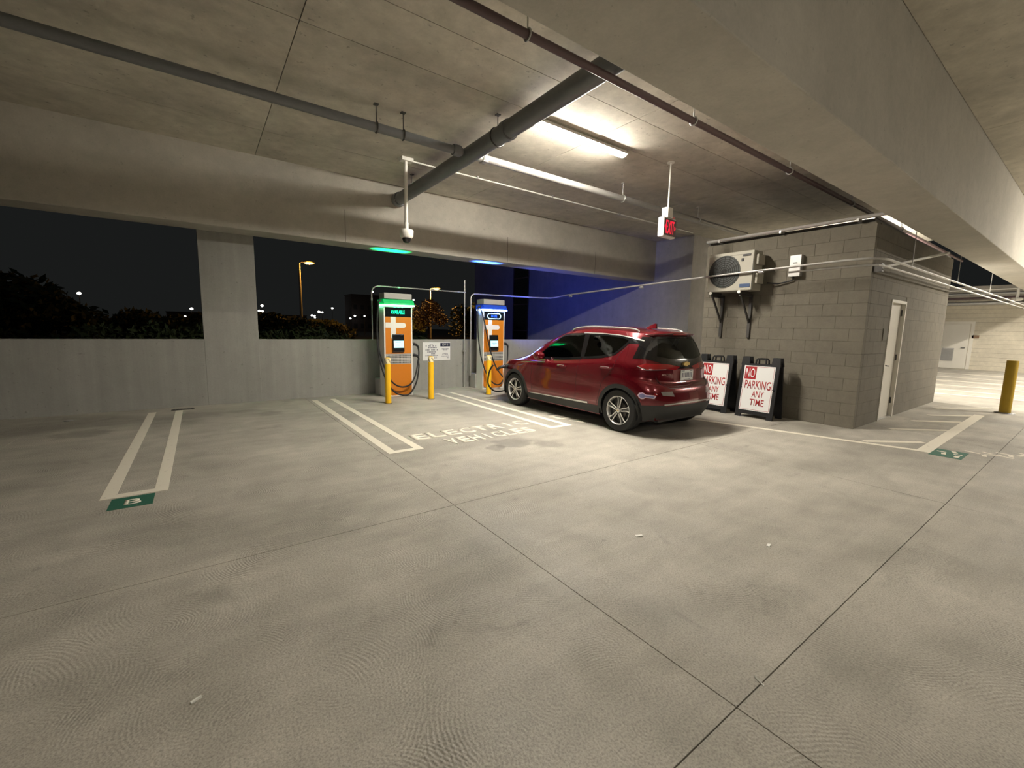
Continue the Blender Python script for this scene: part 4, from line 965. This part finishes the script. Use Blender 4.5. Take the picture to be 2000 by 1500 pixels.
for sd in ('L', 'R'):
    s = -1 if sd == 'L' else 1
    for poly, nm in ((WIN_F,'front_door_window'), (WIN_R,'rear_door_window')):
        w = patch(nm, shrink(poly, .006), sd, M['glass'], car, .001, .06, .003)
        patch('window_surround', shrink(poly, -.022), sd, M['gloss'], w, .004, .05, .006, shrink(poly, .014))
    patch('quarter_panel_black', QTR, sd, M['gloss'], car, .004, .04)
    patch('window_chrome', band([(.95,1.452),(.55,1.450),(.2,1.432),(-.02,1.402)], .014)+[], sd, M['chrome'], car, .008, .04)
    patch('window_chrome', [(.0,1.410),(-.02,1.396),(-.15,1.366),(-.225,1.348),(-.22,1.364),(-.12,1.392)], sd, M['chrome'], car, .010, .04)
    patch('b_pillar_trim', [(.86,1.055),(.90,1.43),(.82,1.432),(.80,1.06)], sd, M['gloss'], car, .0045, .05)
    # wheel arch cladding, sill, rear and front cladding
    for a in AX:
        patch('arch_cladding', ringsector((a,RT), RWELL-.028, RWELL+.035, R(-16), R(196)), sd, M['trim'], car, .006, .04, .016)
    patch('sill_cladding', [(.40,.205),(2.2,.205),(2.21,.32),(.39,.335)], sd, M['trim'], car, .005, .06)
    patch('sill_chrome', [(.62,.338),(2.12,.318),(2.12,.332),(.62,.366)], sd, M['chrome'], car, .008, .06)
    patch('bumper_cladding', [(-.395,.205),(-.60+.25,.205),(-.36,.455),(-.40,.455)] if False else [(-.36,.215),(-.33,.215),(-.365,.455),(-.40,.455)], sd, M['trim'], car, .005, .03)
    for pts in ([(.905,.36),(.90,.7),(.865,1.03)], [(2.06,.36),(2.09,.6),(2.04,.97)], [(-.02,1.28),(.07,1.15),(.12,.95),(.33,.72),(.43,.36)]):
        patch('door_seam', band(pts, .006), sd, M['black'], car, .0012, .05, .002)
    for (y, z) in ((.26,.935), (1.26,.885)):
        h0, n0 = cast(Vector((s*3,y,z)), Vector((-s,0,0)))
        hd = MB().tube([h0+Vector((s*-.004,-.105,.0)),h0+Vector((s*.022,-.09,.004)),h0+Vector((s*.030,0,.006)),h0+Vector((s*.022,.09,.002)),h0+Vector((s*-.004,.105,-.002))], [.013,.015,.016,.015,.013], 8).build('door_handle', M['red'], car, True)
        MB().tube([h0+Vector((s*.030,-.085,.018)),h0+Vector((s*.038,0,.021)),h0+Vector((s*.030,.085,.017))], .004, 6).build('handle_strip', M['chrome'], hd, True)
    # crease line low on the doors
    # mirror
    mr = MB().tube([(s*.80,1.80,1.0),(s*.86,1.80,1.01),(s*.90,1.80,1.02)], .022, 8).build('mirror_arm', M['gloss'], car, True)
    mb = MB(); prof = [(.02,1.72),(.075,1.735),(.09,1.80),(.07,1.87),(.02,1.90)]
    vs = []; fs = []
    for k, (x, hh) in enumerate(((.865,.05),(.90,.075),(.97,.08),(1.02,.06),(1.035,.035))):
        for a in range(12):
            g = 2*PI*a/12; vs.append((s*x, 1.79+(.075-(.02 if k == 4 else 0))*math.cos(g)+(.03 if k > 2 else 0)*-.5, 1.035+hh*math.sin(g)))
    for k in range(4):
        for a in range(12): fs.append((k*12+a, k*12+(a+1) % 12, k*12+12+(a+1) % 12, k*12+12+a))
    fs += [tuple(range(12)), tuple(range(48,60))]
    MB().add(vs, fs).build('mirror_shell', M['red'], mr, True)
    # roof rail
    rl = [(s*.565,1.32,1.485),(s*.565,1.25,1.525),(s*.585,.9,1.558),(s*.59,.5,1.553),(s*.575,.1,1.535),(s*.56,-.03,1.515),(s*.555,-.08,1.485)]
    MB().tube(spline(rl, 5), .014, 8).build('roof_rail', M['chrome'], car, True)
    # tail lamp wrapping the rear corner, chrome edged
    vang = R(90)-s*R(-42)
    tl = patch('tail_lamp', [(s*-.36*-1*-1 if False else (.37 if s < 0 else -.37),1.04),(.02 if s < 0 else -.02,1.035),(-.20 if s < 0 else .20,.99),(-.12 if s < 0 else .12,.945),(.05 if s < 0 else -.05,.965),(.34 if s < 0 else -.34,.96),(.47 if s < 0 else -.47,1.005)], R(90)+s*R(38), M['lamp_red'], car, .006, .03, .01)
    patch('lamp_chrome', band([((.47 if s < 0 else -.47),1.0),((.36 if s < 0 else -.36),.955),((.05 if s < 0 else -.05),.958)], .009), R(90)+s*R(38), M['chrome'], tl, .009, .03)
    # bumper reflectors and dark lower corner
    patch('bumper_reflector', [(s*.40,.585),(s*.60,.605),(s*.62,.655),(s*.43,.655)], 'B', M['brick_red'], car, .005, .03, .008)
    patch('reflex_light', [(s*.665,.60),(s*.705,.605),(s*.70,.635),(s*.665,.63)], 'B', M['lamp_red'], car, .005, .02)
    patch('bumper_corner', [(-s*-.10,.235),(-s*.37,.215),(-s*.40,.44),(-s*.30,.455),(-s*-.10,.465)], R(90)+s*R(50), M['trim'], car, .0055, .04, .008)
    hl = patch('head_lamp', [(s*.88,.84),(s*1.13,.855),(s*1.36,.80),(s*.92,.77)], R(-90)-s*R(35), M['brick_red'], car, .005, .03)
patch('bumper_lower', [(-.62,.245),(.62,.245),(.62,.445),(.3,.455),(-.3,.455),(-.62,.445)], 'B', M['trim'], car, .005, .05, .01)
patch('bumper_chrome', [(-.58,.462),(-.3,.474),(.3,.474),(.58,.462),(.58,.480),(.3,.494),(-.3,.494),(-.58,.480)], 'B', M['chrome'], car, .010, .05, .012)
bw = patch('rear_window', shrink(BACK, .004), 'B', M['glass_dark'], car, .001, .06, .003)
patch('rear_black_panel', BACKBLK, 'B', M['gloss'], car, .005, .05, .007, shrink(BACK, .016))
for s in (-1, 1):
    patch('rear_pillar_black', [((.60 if s < 0 else -.60),1.105),((.40 if s < 0 else -.40),1.115),((.28 if s < 0 else -.28),1.42),((.44 if s < 0 else -.44),1.415)][::1], R(90)+s*R(30), M['gloss'], car, .0045, .04)
patch('windscreen', shrink(SHIELD, .02), 'F', M['glass'], car, .001, .08, .003)
for pts in ([(-.62,.86),(-.57,.75),(-.45,.70),(0,.683),(.45,.70),(.57,.75),(.62,.86)],): patch('tailgate_seam', band(pts, .007), 'B', M['black'], car, .0015, .04, .003)
# recessed number plate
pr = patch('plate_recess', [(-.27,.775),(.27,.775),(.30,.955),(-.30,.955)], 'B', plain('plate_well', (.20,.045,.045), .35), car, .002, .05)
h0, n0 = cast(Vector((0,-3,.865)), Vector((0,1,0)))
npy = h0.y-.028
np_ = MB().box((-.155,npy,.79),(.155,npy+.012,.945)).build('number_plate', M['plate'], car, False, .004)
for k in range(7): MB().box((-.13+k*.038,npy-.0015,.835),(-.105+k*.038,npy,.905)).build('plate_mark', M['ink'], np_)
for x in (-.1, .1): MB().box((x-.03,npy-.0015,.925),(x+.03,npy,.938)).build('plate_mark', M['ink'], np_)
MB().box((-.08,npy-.0015,.80),(.08,npy,.812)).build('plate_mark', M['ink'], np_)
# gold bow-tie shaped emblem and the lettering
h0, n0 = cast(Vector((0,-3,1.03)), Vector((0,1,0)))
MB().prism([(-.075,1.012),(-.065,1.05),(-.025,1.05),(-.022,1.065),(.032,1.065),(.030,1.05),(.078,1.05),(.068,1.012),(.026,1.012),(.023,.997),(-.03,.997),(-.027,1.012)], 1, h0.y-.03, h0.y).build('emblem', M['gold'], car)
h0, n0 = cast(Vector((-.44,-3,.885)), Vector((0,1,0))); ux = Vector((1, -.18, 0))
lettering('rear_lettering', 'BOLT EV', .17, .022, (-.44,h0.y-.006,.875), ux, (0,0,1), plain('rose_chrome', (.55,.42,.40), .3, .7), car, .003, .01)
# roof spoiler and antenna fin
mb = MB(); L_ = []
for (x, yb, z) in ((-.55,-.20,1.432),(-.50,-.315,1.442),(-.3,-.375,1.456),(0,-.395,1.461),(.3,-.375,1.456),(.50,-.315,1.442),(.55,-.20,1.432)):
    ft = -.02 if abs(x) > .52 else .02
    zt = 1.495 if abs(x) > .52 else (1.502 if abs(x) > .45 else 1.528)
    L_.append([(x*.97,ft+.06,zt-.002),(x,yb+.03,z+.033),(x,yb,z+.018),(x,yb+.015,z),(x*.98,yb+.10,z-.012),(x*.97,ft+.06,zt-.06)])
vs = [p for r_ in L_ for p in r_]; fs = []
for i in range(6):
    for k in range(6): fs.append((i*6+k, i*6+(k+1) % 6, i*6+6+(k+1) % 6, i*6+6+k))
fs += [tuple(range(6)), tuple(range(36,42))]
sp = MB().add(vs, fs).build('roof_spoiler', M['red'], car, True)
MB().box((-.16,-.395,1.452),(.16,-.385,1.462)).build('brake_light', M['lamp_red'], sp)
mb = MB(); vs = []
for (y, h, w) in ((.24,.0,.006),(.17,.03,.022),(.10,.058,.032),(.05,.075,.030),(.03,.072,.02)):
    vs += [(-w,y,1.545),(w,y,1.545),(w*.45,y,1.548+h),(-w*.45,y,1.548+h)]
fs = []
for i in range(4):
    for k in range(4): fs.append((i*4+k, i*4+(k+1) % 4, i*4+4+(k+1) % 4, i*4+4+k))
fs += [(0,1,2,3),(16,17,18,19)]
MB().add(vs, fs).build('antenna_fin', M['red'], car, True)
# bonnet-side sticker
st = patch('sticker', [(-.47+.02*0+p[0], p[1]) for p in ((.13,.56),(.15,.595),(.13,.63),(.09,.64),(.06,.625),(.045,.612),(-.06,.605),(-.045,.558),(.045,.568),(.07,.548),(.1,.545))], 'L', plain('sticker_rim', (.75,.60,.72), .4), car, .004, .03)
patch('sticker_print', [(-.47+p[0], p[1]) for p in ((.115,.568),(.13,.595),(.115,.618),(.09,.626),(.068,.612),(.05,.602),(-.045,.594),(-.036,.570),(.05,.578),(.08,.560))], 'L', plain('sticker_blue', (.22,.22,.42), .4), st, .006, .03)
# charge flap open on the left front wing
patch('charge_port', [(2.86,.80),(3.0,.795),(3.0,.68),(2.86,.68)], 'L', M['gloss'], car, .003, .03)
connector_pt = Vector((CARX-.86, CARY+2.93, .76))
# wheel arches' inner liners, wheels
def wheel(y, s):
    w = MB(); c = (s*.755, y, RT)
    prof = [(.215,-.105),(.30,-.105),(.316,-.085),(.323,-.05),(.323,.05),(.316,.085),(.30,.105),(.225,.108),(.215,.10)]
    ty = MB().lathe(prof+[(.21,.0)], c, 48, 0, True).build('tyre', M['rubber'], car, True)
    for k in (-.045, 0, .045): MB().tube(arc((c[0]+k,y,RT), .3225, 0, 2*PI, 40, 'yz')[:-1], .003, 4, True).build('tread_groove', M['black'], ty)
    o = s*.10
    rim = MB().lathe([(.20,-.08),(.218,-.08),(.222,.10),(.214,.108),(.205,.10),(.20,.06)] if s > 0 else [(.20,.08),(.218,.08),(.222,-.10),(.214,-.108),(.205,-.10),(.20,-.06)], c, 48, 0, True).build('rim', M['alloy'], car, True)
    MB().lathe([(.004,-.02),(.205,-.02),(.205,.02),(.004,.02)], (c[0]+s*.02,y,RT), 32, 0).build('rim_back', M['black'], rim)
    MB().lathe([(.004,-.01),(.13,-.01),(.13,.01),(.004,.01)], (c[0]+s*.05,y,RT), 32, 0).build('brake_disc', M['steel_dark'], rim)
    for k in range(5):
        a = 2*PI*k/5+R(96)
        for q in (-1, 1):
            pts = []
            for rr, da, dx in ((.045,.30,.088),(.085,.22,.090),(.13,.155,.088),(.175,.165,.090),(.212,.21,.094)):
                g = a+q*da; pts.append((c[0]+s*dx, y+rr*math.cos(g), RT+rr*math.sin(g)))
            MB().tube(spline(pts, 3), .0095, 6).build('spoke', M['alloy'], rim, True)
        pts = [(c[0]+s*.076, y+rr*math.cos(a), RT+rr*math.sin(a)) for rr in (.04,.1,.16,.205)]
        MB().tube(pts, [.014,.016,.022,.03], 6).build('spoke_inlay', M['gloss'], rim, True)
        g = a; MB().lathe([(.009,0),(.009,.012)], (c[0]+s*.088 if s > 0 else c[0]-.10, y+.06*math.cos(g), RT+.06*math.sin(g)), 8, 0).build('wheel_nut', M['chrome'], rim)
    MB().lathe([(.034,.0),(.034,.012),(.028,.016)] if s > 0 else [(.034,-.0),(.034,-.012),(.028,-.016)], (c[0]+s*.086,y,RT), 20, 0).build('hub_cap', M['alloy'], rim, True)
    MB().prism([(y-.016,RT-.006),(y-.016,RT+.006),(y+.016,RT+.006),(y+.016,RT-.006)], 0, c[0]+s*.098, c[0]+s*.104).build('hub_emblem', M['gold'], rim)
    # liner
    n = 20; vs = []; fs = []
    for i in range(n+1):
        a = R(-20)+R(220)*i/n
        for xx in (.54, .855): vs.append((s*xx, y+(RWELL+.012)*math.cos(a), RT+(RWELL+.012)*math.sin(a)))
    for i in range(n): fs.append((2*i,2*i+1,2*i+3,2*i+2))
    fs.append(tuple(2*i for i in range(n+1)))
    MB().add(vs, fs).build('wheel_liner', M['black'], car)
for y in AX:
    for s in (-1, 1): wheel(y, s)
MB().box((-.56,-.50,.20),(.56,3.2,.26)).build('underbody', M['black'], car)
MB().box((-.80,.42,.19),(.80,2.18,.25)).build('floor_pan', M['black'], car)
# cabin: floor, dashboard, wheel, seats
MB().box((-.72,-.35,.50),(.72,2.3,.56)).build('cabin_floor', M['interior'], car)
MB().prism([(1.75,.60),(2.45,.60),(2.45,.98),(2.1,1.0),(1.85,.96),(1.75,.86)], 0, -.72, .72).build('dashboard', M['interior'], car, False, .02)
MB().box((-.66,-.36,.56),(.66,.05,.93)).build('parcel_shelf', M['interior'], car, False, .02)
sw = MB().tube([(-.36+.185*math.cos(2*PI*k/20), 1.66-.06*math.sin(2*PI*k/20), .93+.17*math.sin(2*PI*k/20)) for k in range(20)], .016, 8, True).build('steering_wheel', M['black'], car, True)
MB().tube([(-.36,1.66,.93),(-.36,1.85,.86)], .03, 8).build('steering_column', M['black'], sw)
def seat(x, y, w):
    st_ = MB().prism([(y-.02,.56),(y+.48,.56),(y+.50,.70),(y+.40,.73),(y+.06,.68),(y-.06,1.14),(y-.14,1.17),(y-.18,1.12),(y-.10,.62)], 0, x-w/2, x+w/2).build('seat', M['interior'], car, False, .03)
    return st_
for x in (-.37, .37):
    q = seat(x, .98, .50); MB().box((x-.13,.79,1.19),(x+.13,.88,1.36)).build('headrest', M['interior'], q, False, .03)
    for dx in (-.05, .05): MB().tube([(x+dx,.85,1.12),(x+dx,.84,1.22)], .008, 6).build('headrest_post', M['chrome'], q)
q = seat(0, .12, 1.24)
for x in (-.40, 0, .40): MB().box((x-.12,-.06,1.16),(x+.12,.02,1.29)).build('headrest', M['interior'], q, False, .03)
# plug in the charge port
plug = thing('charging_plug', 'black charging plug pushed into the left front wing of the red car', 'plug', (CARX-.85, CARY+2.92, .74))
MB().tube([(.03,0,0),(-.06,.0,.0),(-.11,.01,-.004),(-.16,.03,-.03),(-.19,.06,-.075)], [.034,.034,.030,.025,.02], 10).build('grip', M['black'], plug, True)
MB().lathe([(.041,-.03),(.041,.0)], (-.01,0,0), 14, 0).build('plug_nose', M['black'], plug, True)
